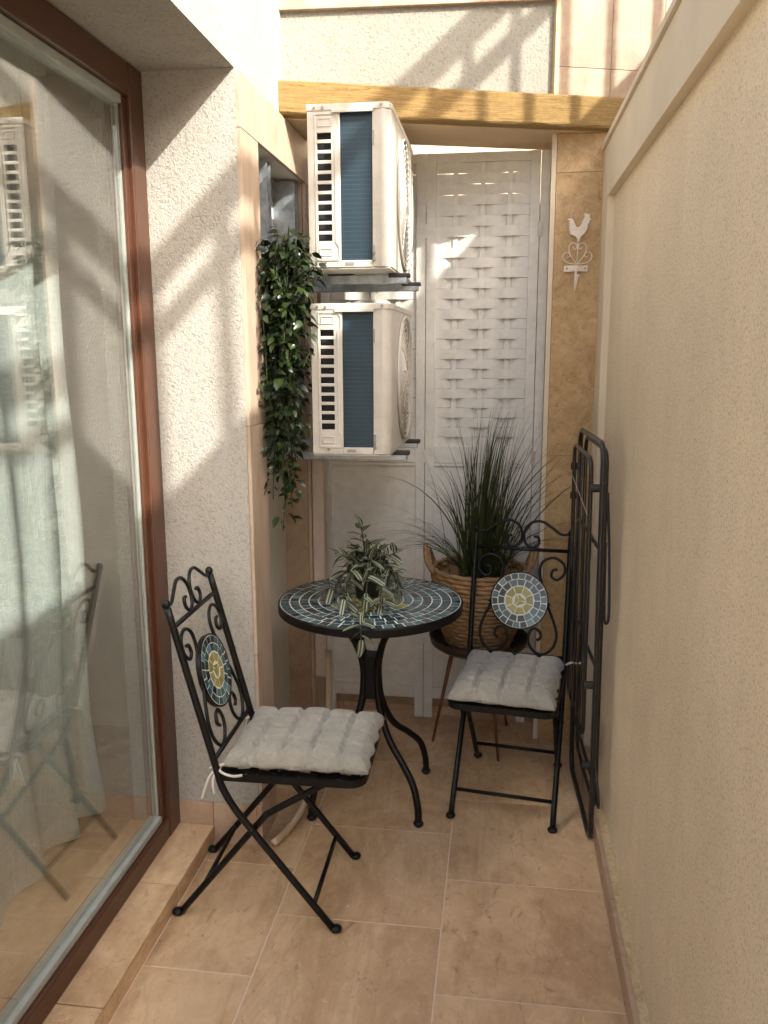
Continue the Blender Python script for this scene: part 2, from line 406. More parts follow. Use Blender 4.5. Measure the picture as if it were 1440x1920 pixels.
# low step in front of the door
step = tag(obj('door_step', abox(BM(), (-1.06, -.6, -.05), (-.866, 2.312, .046)), 'grout'), 'low beige tiled step running along the glass door', 'step')
ys = [2.311, 2.005, 1.555, 1.105, .655, .205, -.245, -.59]
for y1, y0 in zip(ys, ys[1:]):
    for lo, hi, nm in (((-.998, y0 + gap, .046), (-.8568, y1 - gap, .055), 'step_tile'), ((-.866, y0 + gap, -.004), (-.857, y1 - gap, .0455), 'riser_tile')):
        c = Vector([(a + b) / 2 for a, b in zip(lo, hi)]); bm = abox(BM(), lo, hi); bmesh.ops.translate(bm, verts=bm.verts, vec=-c)
        obj(nm, bm, 'tile', step, local=True, loc=c, bev=.001)

# ================================================================== HOUSE on the left
XL = -.712
house = thing('house_facade', 'pale roughcast house wall with stone window trim and deep door recess', 'house', (-.9, 1.2, 0))
def hbox(n, lo, hi, mt, bev=0): return box(n, lo, hi, mt, house, bev)
hbox('door_reveal', (-1.12, 2.315, -.05), (XL, 2.484, 2.2415), 'stucco_house')
hbox('upper_wall', (-1.12, -.6, 2.2415), (XL, 4.4, 2.98), 'stucco_house')
hbox('near_wall', (-1.12, -.6, -.05), (XL, .90, 2.2415), 'stucco_house')
hbox('recess_wall', (-1.12, 2.484, -.05), (-.80, 3.075, 2.2415), 'recess')
hbox('recess_lintel', (-.80, 2.484, 2.095), (XL, 3.075, 2.2415), 'recess')
hbox('far_wall', (-1.12, 3.075, -.05), (XL, 4.4, 2.2415), 'clad_stone')
# stone trim, each slab a piece
for z0, z1 in ((0, .62), (.62, 1.30), (1.30, 2.095)):
    hbox('trim_stone', (XL, 2.3175, z0 + .0008), (-.701, 2.484, z1 - .0008), 'trim_stone', .0012)
hbox('trim_stone', (XL, 2.3175, 2.0958), (-.7005, 2.79, 2.238), 'trim_stone', .0012)
hbox('trim_stone', (XL, 2.7915, 2.0958), (-.7008, 3.25, 2.238), 'trim_stone', .0012)
for z0, z1 in ((0, 1.05), (1.05, 2.095)):
    hbox('trim_stone', (XL, 3.0755, z0 + .0008), (-.7005, 3.25, z1 - .0008), 'trim_stone', .0012)
hbox('reveal_tile', (-.803, 3.066, 0), (-.7125, 3.0748, 2.094), 'clad_stone')
# skirting of the reveal
hbox('skirting_tile', (-.966, 2.3065, .0555), (-.857, 2.3145, .133), 'skirt', .0012)
hbox('skirting_tile', (-.8555, 2.3065, 0), (-.7185, 2.3145, .1325), 'skirt', .0012)
hbox('skirting_tile', (-.7175, 2.307, 0), (-.6995, 2.3165, .1325), 'skirt', .0012)

# glazed door
door = thing('glazed_door', 'large glass patio door in dark mahogany brown frame', 'door', (-.985, 1.6, .055))
def dbox(n, lo, hi, mt, bev=.004, p=door): return box(n, lo, hi, mt, p, bev)
fr = dbox('frame_post', (-1.04, 2.228, .055), (-.966, 2.3125, 2.239), 'door_wood')
dbox('frame_post', (-1.04, .902, .055), (-.966, .985, 2.239), 'door_wood')
dbox('frame_head', (-1.0395, .985, 2.158), (-.9665, 2.228, 2.2385), 'door_wood_h')
dbox('frame_sill', (-1.0395, .985, .0555), (-.9665, 2.228, .118), 'door_wood_h', .006)
# inner step of the frame
dbox('glazing_bead', (-1.02, 2.203, .119), (-.978, 2.2275, 2.1575), 'door_wood', .003)
dbox('glazing_bead', (-1.02, .9855, .119), (-.978, 1.01, 2.1575), 'door_wood', .003)
dbox('glazing_bead', (-1.0195, 1.01, 2.134), (-.9785, 2.203, 2.1575), 'gasket', .003)
dbox('glazing_bead', (-1.0195, 1.01, .1185), (-.9785, 2.203, .139), 'gasket', .003)
dbox('gasket', (-1.006, 2.196, .14), (-.988, 2.2028, 2.1335), 'gasket', 0)
dbox('glass_pane', (-.997, 1.0105, .1395), (-.992, 2.1955, 2.1335), 'glass', 0)
for z in (.35, 1.2, 1.95): pass

# the room behind the glass
def room(n, lo, hi, mt): return tag(obj(n, abox(BM(), lo, hi), mt), kind='structure')
room('floor_inside', (-4.6, -.6, -.05), (-1.0605, 3.3, .05), 'tile')
tag(obj('terrace', abox(BM(), (-7, -9, -.058), (7, -.601, -.006)), 'grout'), kind='structure')  # unseen pale paving, added behind the camera to bounce sunlight
room('wall_inside_far', (-4.6, 2.95, .05), (-1.121, 3.1, 2.6), 'interior')
room('wall_inside_near', (-4.6, -.6, .05), (-1.121, -.45, 2.6), 'interior')
room('wall_inside_back', (-4.75, -.6, .05), (-4.6, 3.1, 2.6), 'interior')
room('ceiling_inside', (-4.75, -.6, 2.6), (-1.121, 3.1, 2.7), 'interior')
# sheer curtain
bm = BM(); nu, nv = 150, 24; grid = []
for j in range(nv + 1):
    z = 2.46 - (2.46 - .065) * j / nv; row = []
    for i in range(nu + 1):
        u = i / nu; y = .3 + u * (2.40 + .035 * math.sin(j * .55) * (j / nv) - .3)
        fold = math.sin(u * 74 + .9 * math.sin(u * 13)) * (.026 + .016 * math.sin(u * 21 + 1)) + .012 * math.sin(u * 23 + j * .11)
        spread = .6 + .7 * j / nv
        row.append(bm.verts.new((-1.265 + fold * spread, y + .012 * math.sin(u * 58 + 1.5), z)))
    grid.append(row)
for j in range(nv):
    for i in range(nu): bm.faces.new((grid[j][i], grid[j][i + 1], grid[j + 1][i + 1], grid[j + 1][i]))
cur = thing('sheer_curtain', 'sheer pale curtain hanging in folds behind the glass door', 'curtain', (-1.265, 1.3, .065))
obj('drape', bm, 'sheer', cur, smooth=True)
obj('curtain_rail', tube(BM(), [(-1.265, .2, 2.48), (-1.265, 2.7, 2.48)], .014), 'ac_white', cur, smooth=True)

# ================================================================== RIGHT garden wall
wall = thing('garden_wall', 'beige roughcast wall with smooth coping and tiled skirting', 'wall', (.45, 1.5, 0))
def wbox(n, lo, hi, mt, bev=0): return box(n, lo, hi, mt, wall, bev)
wbox('stucco_panel', (.358, -.6, -.05), (.56, 2.99, 2.012), 'stucco_wall')
wbox('coping_band', (.335, -.6, 2.012), (.56, 3.159, 2.186), 'coping', .002)
wbox('coping_cap', (.326, -.6, 2.1865), (.575, 3.1595, 2.206), 'coping', .002)
wbox('end_margin', (.335, 2.99, -.05), (.56, 3.159, 2.0115), 'coping', .002)
y = 2.985
while y > -.4:
    y0 = y - .45
    wbox('skirting_tile', (.3205, y0 + .001, 0), (.334, y - .001, .066), 'skirt', .001)
    y = y0
wbox('skirting_bed', (.3345, -.6, -.002), (.3575, 2.985, .064), 'cement')

# ================================================================== GATEWAY at the back
A = Vector((-.7115, 2.772)); B = Vector((.372, 3.118)); D = (B - A).normalized(); NN = Vector((-D.y, D.x)); GA = math.atan2(D.y, D.x)
gate = thing('gateway', 'pale gateway wall with rustic orange beam and travertine pier', 'gateway', (0, 3.2, 0))
def gpt(s, d): q = A + D * s + NN * d; return (q.x, q.y)
LB = (B - A).length + .25
def gpoly(n, s0, s1, d0, d1, z0, z1, mt, bev=0):
    return obj(n, prism(BM(), [gpt(s0, d0), gpt(s1, d0), gpt(s1, d1), gpt(s0, d1)], z0, z1), mt, gate, bev=bev)
# beam in its own frame so the grain runs along it
bm = BM(); nseg = 60
prof = [(0, 2.252), (0, 2.338), (.008, 2.345), (.055, 2.345), (.055, 2.246), (.006, 2.246)]
rings = []
for i in range(nseg + 1):
    s = -.0 + LB * i / nseg; w = lambda a: .0007 * math.sin(s * 23 + a) + .0008 * math.sin(s * 61 + a * 2)
    rings.append([bm.verts.new((s, d - (w(j) if j in (0, 1, 2, 5) else 0), z + (.5 * w(j + 3) if j in (1, 2, 0, 5) else 0))) for j, (d, z) in enumerate(prof)])
for a, b in zip(rings, rings[1:]):
    for k in range(6): bm.faces.new((a[k], a[(k + 1) % 6], b[(k + 1) % 6], b[k]))
bm.faces.new(rings[0]); bm.faces.new(rings[-1][::-1])
bo = obj('beam', bm, 'beam', gate, local=True, smooth=False); bo.location = Vector((A.x, A.y, 0)) - Vector(gate.location); bo.rotation_euler = (0, 0, GA)
gpoly('beam_soffit', .0, LB, .056, .335, 2.2445, 2.330, 'soffit_beam')
gpoly('upper_wall', .001, .915, .050, .30, 2.3455, 2.95, 'stucco_gate')
gpoly('clad_wall', .917, 2.4, .052, .30, 2.3465, 2.95, 'grout')
# stone sill band across the stucco (it rises a little to the right)
p0, p1 = gpt(.002, .03), gpt(.915, .03); q0, q1 = gpt(.002, .0495), gpt(.915, .0495)
bm = BM(); lo = [bm.verts.new((*p, z)) for p, z in ((p0, 2.553), (p1, 2.640), (q1, 2.640), (q0, 2.553))]; hi = [bm.verts.new((v_.co.x, v_.co.y, v_.co.z + .09)) for v_ in lo]
bm.faces.new(lo[::-1]); bm.faces.new(hi)
for i in range(4): bm.faces.new((lo[i], lo[(i + 1) % 4], hi[(i + 1) % 4], hi[i]))
obj('sill_band', bm, 'clad_stone', gate, bev=.002)
# corner strip and cladding tiles above the beam
gpoly('lit_edge_strip', .9175, .932, .028, .0515, 2.3465, 2.95, 'cement', .001)  # tile edge; its sunlit look is put into the paler colour
for s0, s1 in ((.934, 1.12), (1.1215, 1.307), (1.3085, 1.49), (1.492, 1.67)):
    for z0, z1 in ((2.3465, 2.440), (2.4415, 2.80), (2.8015, 2.94)):
        gpoly('cladding_tile', s0, s1, .040, .0515, z0, z1, 'clad_stone', .0008)
# travertine pier
box('pier_core', (.164, 3.170, -.05), (.70, 3.45, 2.2435), 'grout', gate)
box('pier_edge', (.1575, 3.160, 0), (.1745, 3.1695, 2.2432), 'coping', gate, .001)
for z0, z1 in ((0, .135), (.135, 1.127), (1.127, 2.117), (2.117, 2.2435)):
    box('pier_tile', (.1755, 3.158, z0 + .0006), (.60, 3.1695, z1 - .0006), 'pier_stone', gate, .0008)
# stone threshold and what lies beyond the screen, with an added fence
tag(box('threshold', (-.7, 3.42, -.003), (.163, 3.62, .045), 'clad_stone'), kind='structure')
tag(box('path', (-3, 3.901, -.059), (4, 9, -.01), 'grout'), kind='structure')
fen = thing('added_dark_fence', 'added dark board fence darkening the slits of the white screen', 'fence', (-.2, 3.8, 0))  # invented backing that keeps the slits between the slats dark
for k in range(12):
    box('board', (-.709 + k * .1165, 3.78, .12), (-.709 + k * .1165 + .1145, 3.80, 2.12), 'leg_wood', fen, .002)
for z in (.4, 1.8): box('fence_rail', (-.709, 3.8005, z), (.69, 3.835, z + .07), 'leg_wood', fen)
for x in (-.68, .62): box('fence_post', (x, 3.836, -.05), (x + .06, 3.896, 2.1), 'leg_wood', fen)
nb = thing('neighbour_house', 'sunlit ochre house wall glimpsed over the white screen', 'house', (0, 8.2, 0))
box('wall', (-5, 8.0, -.05), (6, 8.4, 5.5), 'neigh', nb)
box('cornice', (-5, 7.94, 3.4), (6, 8.0, 3.6), 'coping', nb)

# ================================================================== neighbour's roof terrace (its railing throws the striped shade)
ter = thing('roof_terrace', "neighbour's flat roof terrace with balustrade beyond the garden wall", 'terrace', (2.6, 1.0, 0))
TX = 1.5
box('terrace_wall', (TX - .05, -2.4, -.05), (TX + .12, 5.2, 3.395), 'neigh', ter)  # unseen; top raised to keep stray sun off the screen
box('terrace_slab', (TX + .12, -2.4, 3.13), (4.2, 5.2, 3.39), 'neigh', ter)
box('top_rail', (TX - .03, -2.4, 4.105), (TX + .03, 5.2, 4.168), 'rail_metal', ter)
box('lower_rail', (TX - .02, -2.4, 3.955), (TX + .02, 5.2, 3.995), 'rail_metal', ter)
box('bottom_rail', (TX - .02, -2.4, 3.45), (TX + .02, 5.2, 3.485), 'rail_metal', ter)
y = -2.35; k = 0
first = None
while y < 5.2:
    first = first or box('baluster', (TX - .012, -.012, 3.395), (TX + .012, .012, 4.115), 'rail_metal', ter)
    o = first if k == 0 else inst(first, 'baluster', ter)
    o.location = (0, 0, 0); o.location.y = y
    # mesh verts are relative to terrace origin; shift by y
    y += .17; k += 1

# ================================================================== white folding screen
scr = thing('folding_screen', 'white wooden folding screen with basket-weave upper panels closing the gateway', 'screen', (-.1, 3.32, 0))
SY = 3.315
def screen_panel(x0, x1, ang=0, pivot=None, weave=True, stile=.036):
    T = Matrix.Identity(4)
    if ang: T = Matrix.Translation((pivot[0], pivot[1], 0)) @ Matrix.Rotation(ang, 4, 'Z') @ Matrix.Translation((-pivot[0], -pivot[1], 0))
    def sb(n, lo, hi, bev=.0015):
        bm = abox(BM(), lo, hi); bmesh.ops.transform(bm, matrix=T, verts=bm.verts); return obj(n, bm, 'screen_white', scr, bev=bev)
    sb('stile', (x0, SY - .012, 0), (x0 + stile, SY + .012, 2.226)); sb('stile', (x1 - stile, SY - .012, 0), (x1, SY + .012, 2.226))
    a, b = x0 + stile, x1 - stile
    sb('rail', (a, SY - .0115, 2.192), (b, SY + .0115, 2.2255)); sb('rail', (a, SY - .0115, 1.075), (b, SY + .0115, 1.140))
    sb('rail', (a, SY - .0115, .085), (b, SY + .0115, .135))
    sb('lower_panel', (a, SY - .004, .135), (b, SY + .004, 1.075), 0)
    sb('panel_bead', (a + .0, SY - .0095, 1.061), (b, SY - .0045, 1.0745)); sb('panel_bead', (a, SY - .0095, .1355), (b, SY - .0045, .149))
    if not weave: return
    w = b - a; cols_ = [a + w * f for f in (.21, .5, .79)]
    for c in cols_: sb('weave_post', (c - .009, SY - .0022, 1.1405), (c + .009, SY + .0022, 2.1915), 0)
    rows = 28; ph = (2.192 - 1.140) / rows
    for par in (0, 1):
        bm = BM(); n = 36; up_, dn = [], []
        pts = []
        for i in range(n + 1):
            x = a + w * i / n; off = 0
            for ci, c in enumerate(cols_):
                sgn = 1 if (ci + par) % 2 == 0 else -1
                off += sgn * .0090 * math.exp(-((x - c) / (w * .085)) ** 2)
            pts.append((x, off))
        hh = ph * .494; th = .0016
        L = [[], [], [], []]
        for x, off in pts:
            L[0].append(bm.verts.new((x, SY + off - th, -hh))); L[1].append(bm.verts.new((x, SY + off - th, hh)))
            L[2].append(bm.verts.new((x, SY + off + th, hh))); L[3].append(bm.verts.new((x, SY + off + th, -hh)))
        for i in range(n):
            for k in range(4): bm.faces.new((L[k][i], L[k][i + 1], L[(k + 1) % 4][i + 1], L[(k + 1) % 4][i]))
        bmesh.ops.transform(bm, matrix=T, verts=bm.verts)
        src = None
        for r_ in range(par, rows, 2):
            z = 1.140 + ph * (r_ + .5)
            if src is None: src = obj('weave_slat', bm, 'screen_white', scr); o = src
            else: o = inst(src, 'weave_slat', scr)
            o.location = (random.uniform(-.001, .001), random.uniform(-.0008, .0008), z); o.rotation_euler = (0, random.uniform(-.004, .004), 0)
screen_panel(-.700, -.2925)
screen_panel(-.2905, .1275)
box('end_leaf', (.1295, SY - .010, .03), (.1625, SY + .014, 2.2258), 'screen_white', scr, .0015)
for z in (.35, 1.10, 1.95):
    box('hinge', (.122, SY - .016, z - .025), (.138, SY - .0125, z + .025), 'screw', scr)
    box('hinge', (-.299, SY - .0155, z - .025), (-.284, SY - .0125, z + .025), 'screen_white', scr)

# ================================================================== air-conditioner mounting frame and units
mount = thing('mounting_frame', 'galvanised steel mounting rails carrying both outdoor units', 'bracket', (-.75, 2.75, 1.16))
def mbox(n, lo, hi, mt='galv', bev=.001): return box(n, lo, hi, mt, mount, bev)
for y in (2.67, 3.02):
    holes = set(); zs = [1.155 + .0185 * i for i in range(51)]
    bm = BM()
    # U profile: web and two flanges
    prism(bm, [(-.7995, y - .02), (-.722, y - .02), (-.722, y - .017), (-.7965, y - .017), (-.7965, y + .017), (-.722, y + .017), (-.722, y + .02), (-.7995, y + .02)], 1.155, 2.085)
    obj('rail', bm, 'galv', mount)
    for z in (1.7395, 1.1915):
        bm = BM(); prism(bm, [(-.7215, y - .015), (-.292, y - .015), (-.292, y + .015), (-.7215, y + .015)], z - .026, z)
        ar = obj('arm', bm, 'galv', mount, bev=.002)
        box('end_cap', (-.350, y - .0175, z - .009), (-.284, y + .0175, z + .0042), 'black_rubber', ar, .003)
        box('rubber_foot', (-.540, y - .0205, z + .0002), (-.46, y + .0205, z + .0062), 'black_rubber', ar, .001)

def ac_unit(z0, label):
    x0, x1, y0, y1 = -.562, -.322, 2.505, 3.10; h = .447; z1 = z0 + h; w = x1 - x0
    u = thing('air_conditioner', label, 'air conditioner', ((x0 + x1) / 2, (y0 + y1) / 2, z0), group='outdoor air conditioner units')
    X = lambda f: x0 + w * f
    Z = lambda f: z1 - h * f          # fraction down from the top
    # casing shell: back, bottom, top, and the thick body behind the side plate
    box('casing', (x0 + .004, y0 + .022, z0 + .004), (X(.385), y1, z1 - .012), 'ac_white', u, .004)
    # front panel with rounded vertical corner facing the camera
    bm = BM(); pts = [(X(.775), y0 + .004)]
    for k in range(7):
        a = -math.pi / 2 + math.pi / 2 * k / 6; pts.append((x1 - .026 + .026 * math.cos(a), y0 + .0265 + .026 * math.sin(a) - .0025))
    pts += [(x1, y1 - .02), (x1 - .02, y1), (X(.775), y1)]
    prism(bm, pts, z0 + .002, z1 - .012); obj('front_panel', bm, 'ac_white', u, bev=.002)
    for f in (.855,):
        box('pressed_rib', (X(f) - .0045, y0 + .0015, z0 + .03), (X(f) + .0045, y0 + .0055, z1 - .035), 'ac_white', u, .002)
    # coil set back between
    box('coil', (X(.386), y0 + .012, z0 + .012), (X(.774), y1 - .05, z1 - .0125), 'coil', u)
    # side plate with eleven slots
    zs = [z0 + .001, Z(.83)]; n = 11; p = (.83 - .17) / (n - .34); top = .17
    sl = []
    for k in range(n): sl.append((top + k * p, top + k * p + p * .66))
    zz = [z0 + .002]
    for a_, b_ in reversed(sl): zz += [Z(b_), Z(a_)]
    zz += [z1 - .012]
    xs = [x0, X(.115), X(.285), X(.392)]
    holes = {(1, 2 * k + 1) for k in range(n)}
    obj('louvre_plate', holed(BM(), xs, zz, holes, y0, y0 + .006), 'ac_white', u, bev=.0012)
    box('louvre_shadow_box', (X(.10), y0 + .0205, Z(.85)), (X(.30), y0 + .0219, Z(.15)), 'dark', u)  # near-black sheet painted as the shade behind the slots
    # embossed frame, notched towards the coil
    poly = [(.085, .055), (.345, .055), (.385, .085), (.385, .155), (.345, .185), (.345, .835), (.385, .865), (.385, .93), (.37, .955), (.10, .955), (.085, .94)]
    inner = [(.10, .065), (.335, .065), (.366, .09), (.366, .150), (.325, .178), (.325, .84), (.366, .872), (.366, .925), (.355, .94), (.11, .94), (.10, .93)]
    def ring(n_, outer, inn, d):
        bm = BM(); o1 = [bm.verts.new((X(a), y0 - d, Z(b))) for a, b in outer]; i1 = [bm.verts.new((X(a), y0 - d, Z(b))) for a, b in inn]
        o2 = [bm.verts.new((X(a), y0 + .001, Z(b))) for a, b in outer]; i2 = [bm.verts.new((X(a), y0 + .001, Z(b))) for a, b in inn]
        k = len(outer)
        for i in range(k):
            j = (i + 1) % k
            bm.faces.new((o1[i], o1[j], i1[j], i1[i])); bm.faces.new((o1[i], o2[i], o2[j], o1[j])); bm.faces.new((i1[i], i1[j], i2[j], i2[i])); bm.faces.new((o2[i], i2[i], i2[j], o2[j]))
        return obj(n_, bm, 'ac_white', u, bev=.001)
    ring('pressed_frame', poly, inner, .0028)
    for a, b in ((.082, .135), (.875, .925)):
        q = [(.125, a), (.285, a), (.285, b), (.125, b)]; qi = [(.137, a + .008), (.273, a + .008), (.273, b - .008), (.137, b - .008)]
        ring('pressed_square', q, qi, .002)
    # carrying handle pocket, bottom ledge, top cover
    box('handle_pocket', (X(.775), y0 + .0012, Z(.25)), (X(.80), y0 + .0038, Z(.165)), 'ac_grey', u, .0012)
    box('side_clip', (X(.775), y0 + .0008, Z(.96)), (X(.805), y0 + .0035, Z(.86)), 'ac_grey', u, .001)
    box('bottom_ledge', (X(.393), y0 + .001, z0 + .0015), (X(.774), y0 + .02, z0 + .0215), 'ac_white', u, .002)
    box('drip_slot', (X(.44), y0 - .0006, z0 + .008), (X(.55), y0 + .0008, z0 + .0165), 'ac_grey', u)
    box('base_tray', (x0 + .003, y0 + .004, z0 - .004), (x1 - .003, y1 - .003, z0 + .0012), 'ac_white', u, .002)
    bm = BM(); r_ = .02
    pts = [(x0 - .003, y0 - .003), (x1 - r_, y0 - .003), (x1 - .006, y0 + .001), (x1 + .002, y0 + r_), (x1 + .002, y1 + .002), (x0 - .003, y1 + .002)]
    prism(bm, pts, z1 - .0185, z1); tc = obj('top_cover', bm, 'ac_white', u, bev=.003)
    box('rain_lip', (X(.30), y0 - .008, z1 - .0255), (X(.79), y0 - .0031, z1 - .016), 'ac_white', u, .0015)
    for f, q in ((.085, .022), (.19, .024), (.885, .018), (.20, .965), (.80, .905), (.80, .95)):
        bm = BM(); bmesh.ops.create_cone(bm, cap_ends=True, segments=10, radius1=.0042, radius2=.0036, depth=.004, matrix=Matrix.Translation((X(f), y0 - .0045, Z(q))) @ Matrix.Rotation(R(90), 4, 'X'))
        obj('screw', bm, 'screw', u, smooth=False)
    # fan opening and grille on the face towards the alley
    cy_, cz_, rr = y0 + .34, (z0 + z1) / 2 - .003, .198
    bm = BM(); bmesh.ops.create_cone(bm, cap_ends=True, segments=48, radius1=rr + .006, radius2=rr + .006, depth=.004, matrix=Matrix.Translation((x1 - .0005, cy_, cz_)) @ Matrix.Rotation(R(90), 4, 'Y'))
    obj('fan_opening_disc', bm, 'ac_grey', u)  # solid grey disc; the dark of the opening is put into its colour
    gr = empty('fan_grille', (x1 + .005 - (x0 + x1) / 2, cy_ - (y0 + y1) / 2, cz_ - z0)); gr.parent = u
    for k in range(11):
        r0 = .03 + k * (rr - .03) / 10; bulge = .007 * (1 - (r0 / rr) ** 2)
        bm = BM(); tube(bm, [(bulge, r0 * math.cos(a), r0 * math.sin(a)) for a in [2 * math.pi * i / 40 for i in range(40)]], .0021 if k < 10 else .0042, 6, closed=True)
        obj('grille_ring', bm, 'ac_white', gr, smooth=True, local=True)
    for k in range(12):
        a = 2 * math.pi * k / 12
        bm = BM(); tube(bm, [(.0085 * (1 - (s / rr) ** 2) - .001, s * math.cos(a + (s / rr) * .5), s * math.sin(a + (s / rr) * .5)) for s in [.03 + (rr - .03) * i / 8 for i in range(9)]], .0024, 6)
        obj('grille_spoke', bm, 'ac_white', gr, smooth=True, local=True)
    bm = BM(); bmesh.ops.create_cone(bm, cap_ends=True, segments=24, radius1=.034, radius2=.028, depth=.008, matrix=Matrix.Translation((.007, 0, 0)) @ Matrix.Rotation(R(90), 4, 'Y'))
    obj('grille_hub', bm, 'ac_white', gr, local=True)
    # ribs at the far end of the front face
    for k in range(5):
        box('panel_rib', (x1, y1 - .045 - .001, z0 + .06 + k * .07), (x1 + .003, y1 - .012, z0 + .09 + k * .07), 'ac_white', u, .001)
    return u
ac_unit(1.7475, 'white outdoor air conditioner with blue coil, the upper one under the beam')
ac_unit(1.2005, 'white outdoor air conditioner with blue coil, the lower one beside the ivy')

# trunking and drain hose behind the table
tr = tag(box('cable_trunking', (-.6995, 3.085, .245), (-.655, 3.115, 1.14), 'conduit', bev=.004), 'narrow beige cable trunking running down beside the screen', 'trunking')
hp = spline([(-.60, 2.86, .44), (-.585, 2.78, .27), (-.59, 2.66, .13), (-.61, 2.52, .045), (-.635, 2.40, .016), (-.665, 2.305, .0125)], 6)
tag(obj('drain_hose', tube(BM(), hp, .0115, 10), 'hose', smooth=True), 'thin beige drain hose ending on the floor behind the chair', 'hose')

# ================================================================== folding mosaic chairs
TESS = {}
def tessera_mesh(r0, r1, da, th=.0035):
    key = (round(r0, 4), round(r1, 4), round(da, 4))
    if key not in TESS:
        bm = BM(); a = da / 2; g_ = .0006
        P = [(r0 * math.cos(-a), r0 * math.sin(-a)), (r1 * math.cos(-a), r1 * math.sin(-a)), (r1 * math.cos(a), r1 * math.sin(a)), (r0 * math.cos(a), r0 * math.sin(a))]
        prism(bm, P, 0, th); bmesh.ops.recalc_face_normals(bm, faces=bm.faces)
        me = bpy.data.meshes.new('tessera'); bm.to_mesh(me); bm.free(); TESS[key] = me
    return TESS[key]
def mosaic(parent, rings, z, T=None, GAP=.0040):
    """rings: (r0, r1, count, [(material, weight)...])"""
    for r0, r1, n, mats in rings:
        ph = random.random() * 6.28
        for k in range(n):
            me = tessera_mesh(r0, r1, 2 * math.pi / n - GAP / ((r0 + r1) / 2))
            mt = random.choices([q[0] for q in mats], [q[1] for q in mats])[0]
            key = me.name + mt
            if key not in TESS:
                m2 = me.copy(); m2.materials.append(M[mt]); TESS[key] = m2
            mm = Matrix.Rotation(ph + 2 * math.pi * k / n + random.uniform(-.0009, .0009) / r1, 4, 'Z')
            mm = Matrix.Translation((0, 0, z + random.uniform(0, .0006))) @ mm
            if T is not None: mm = T @ mm
            inst(TESS[key], 'tessera', parent, mat4=mm)

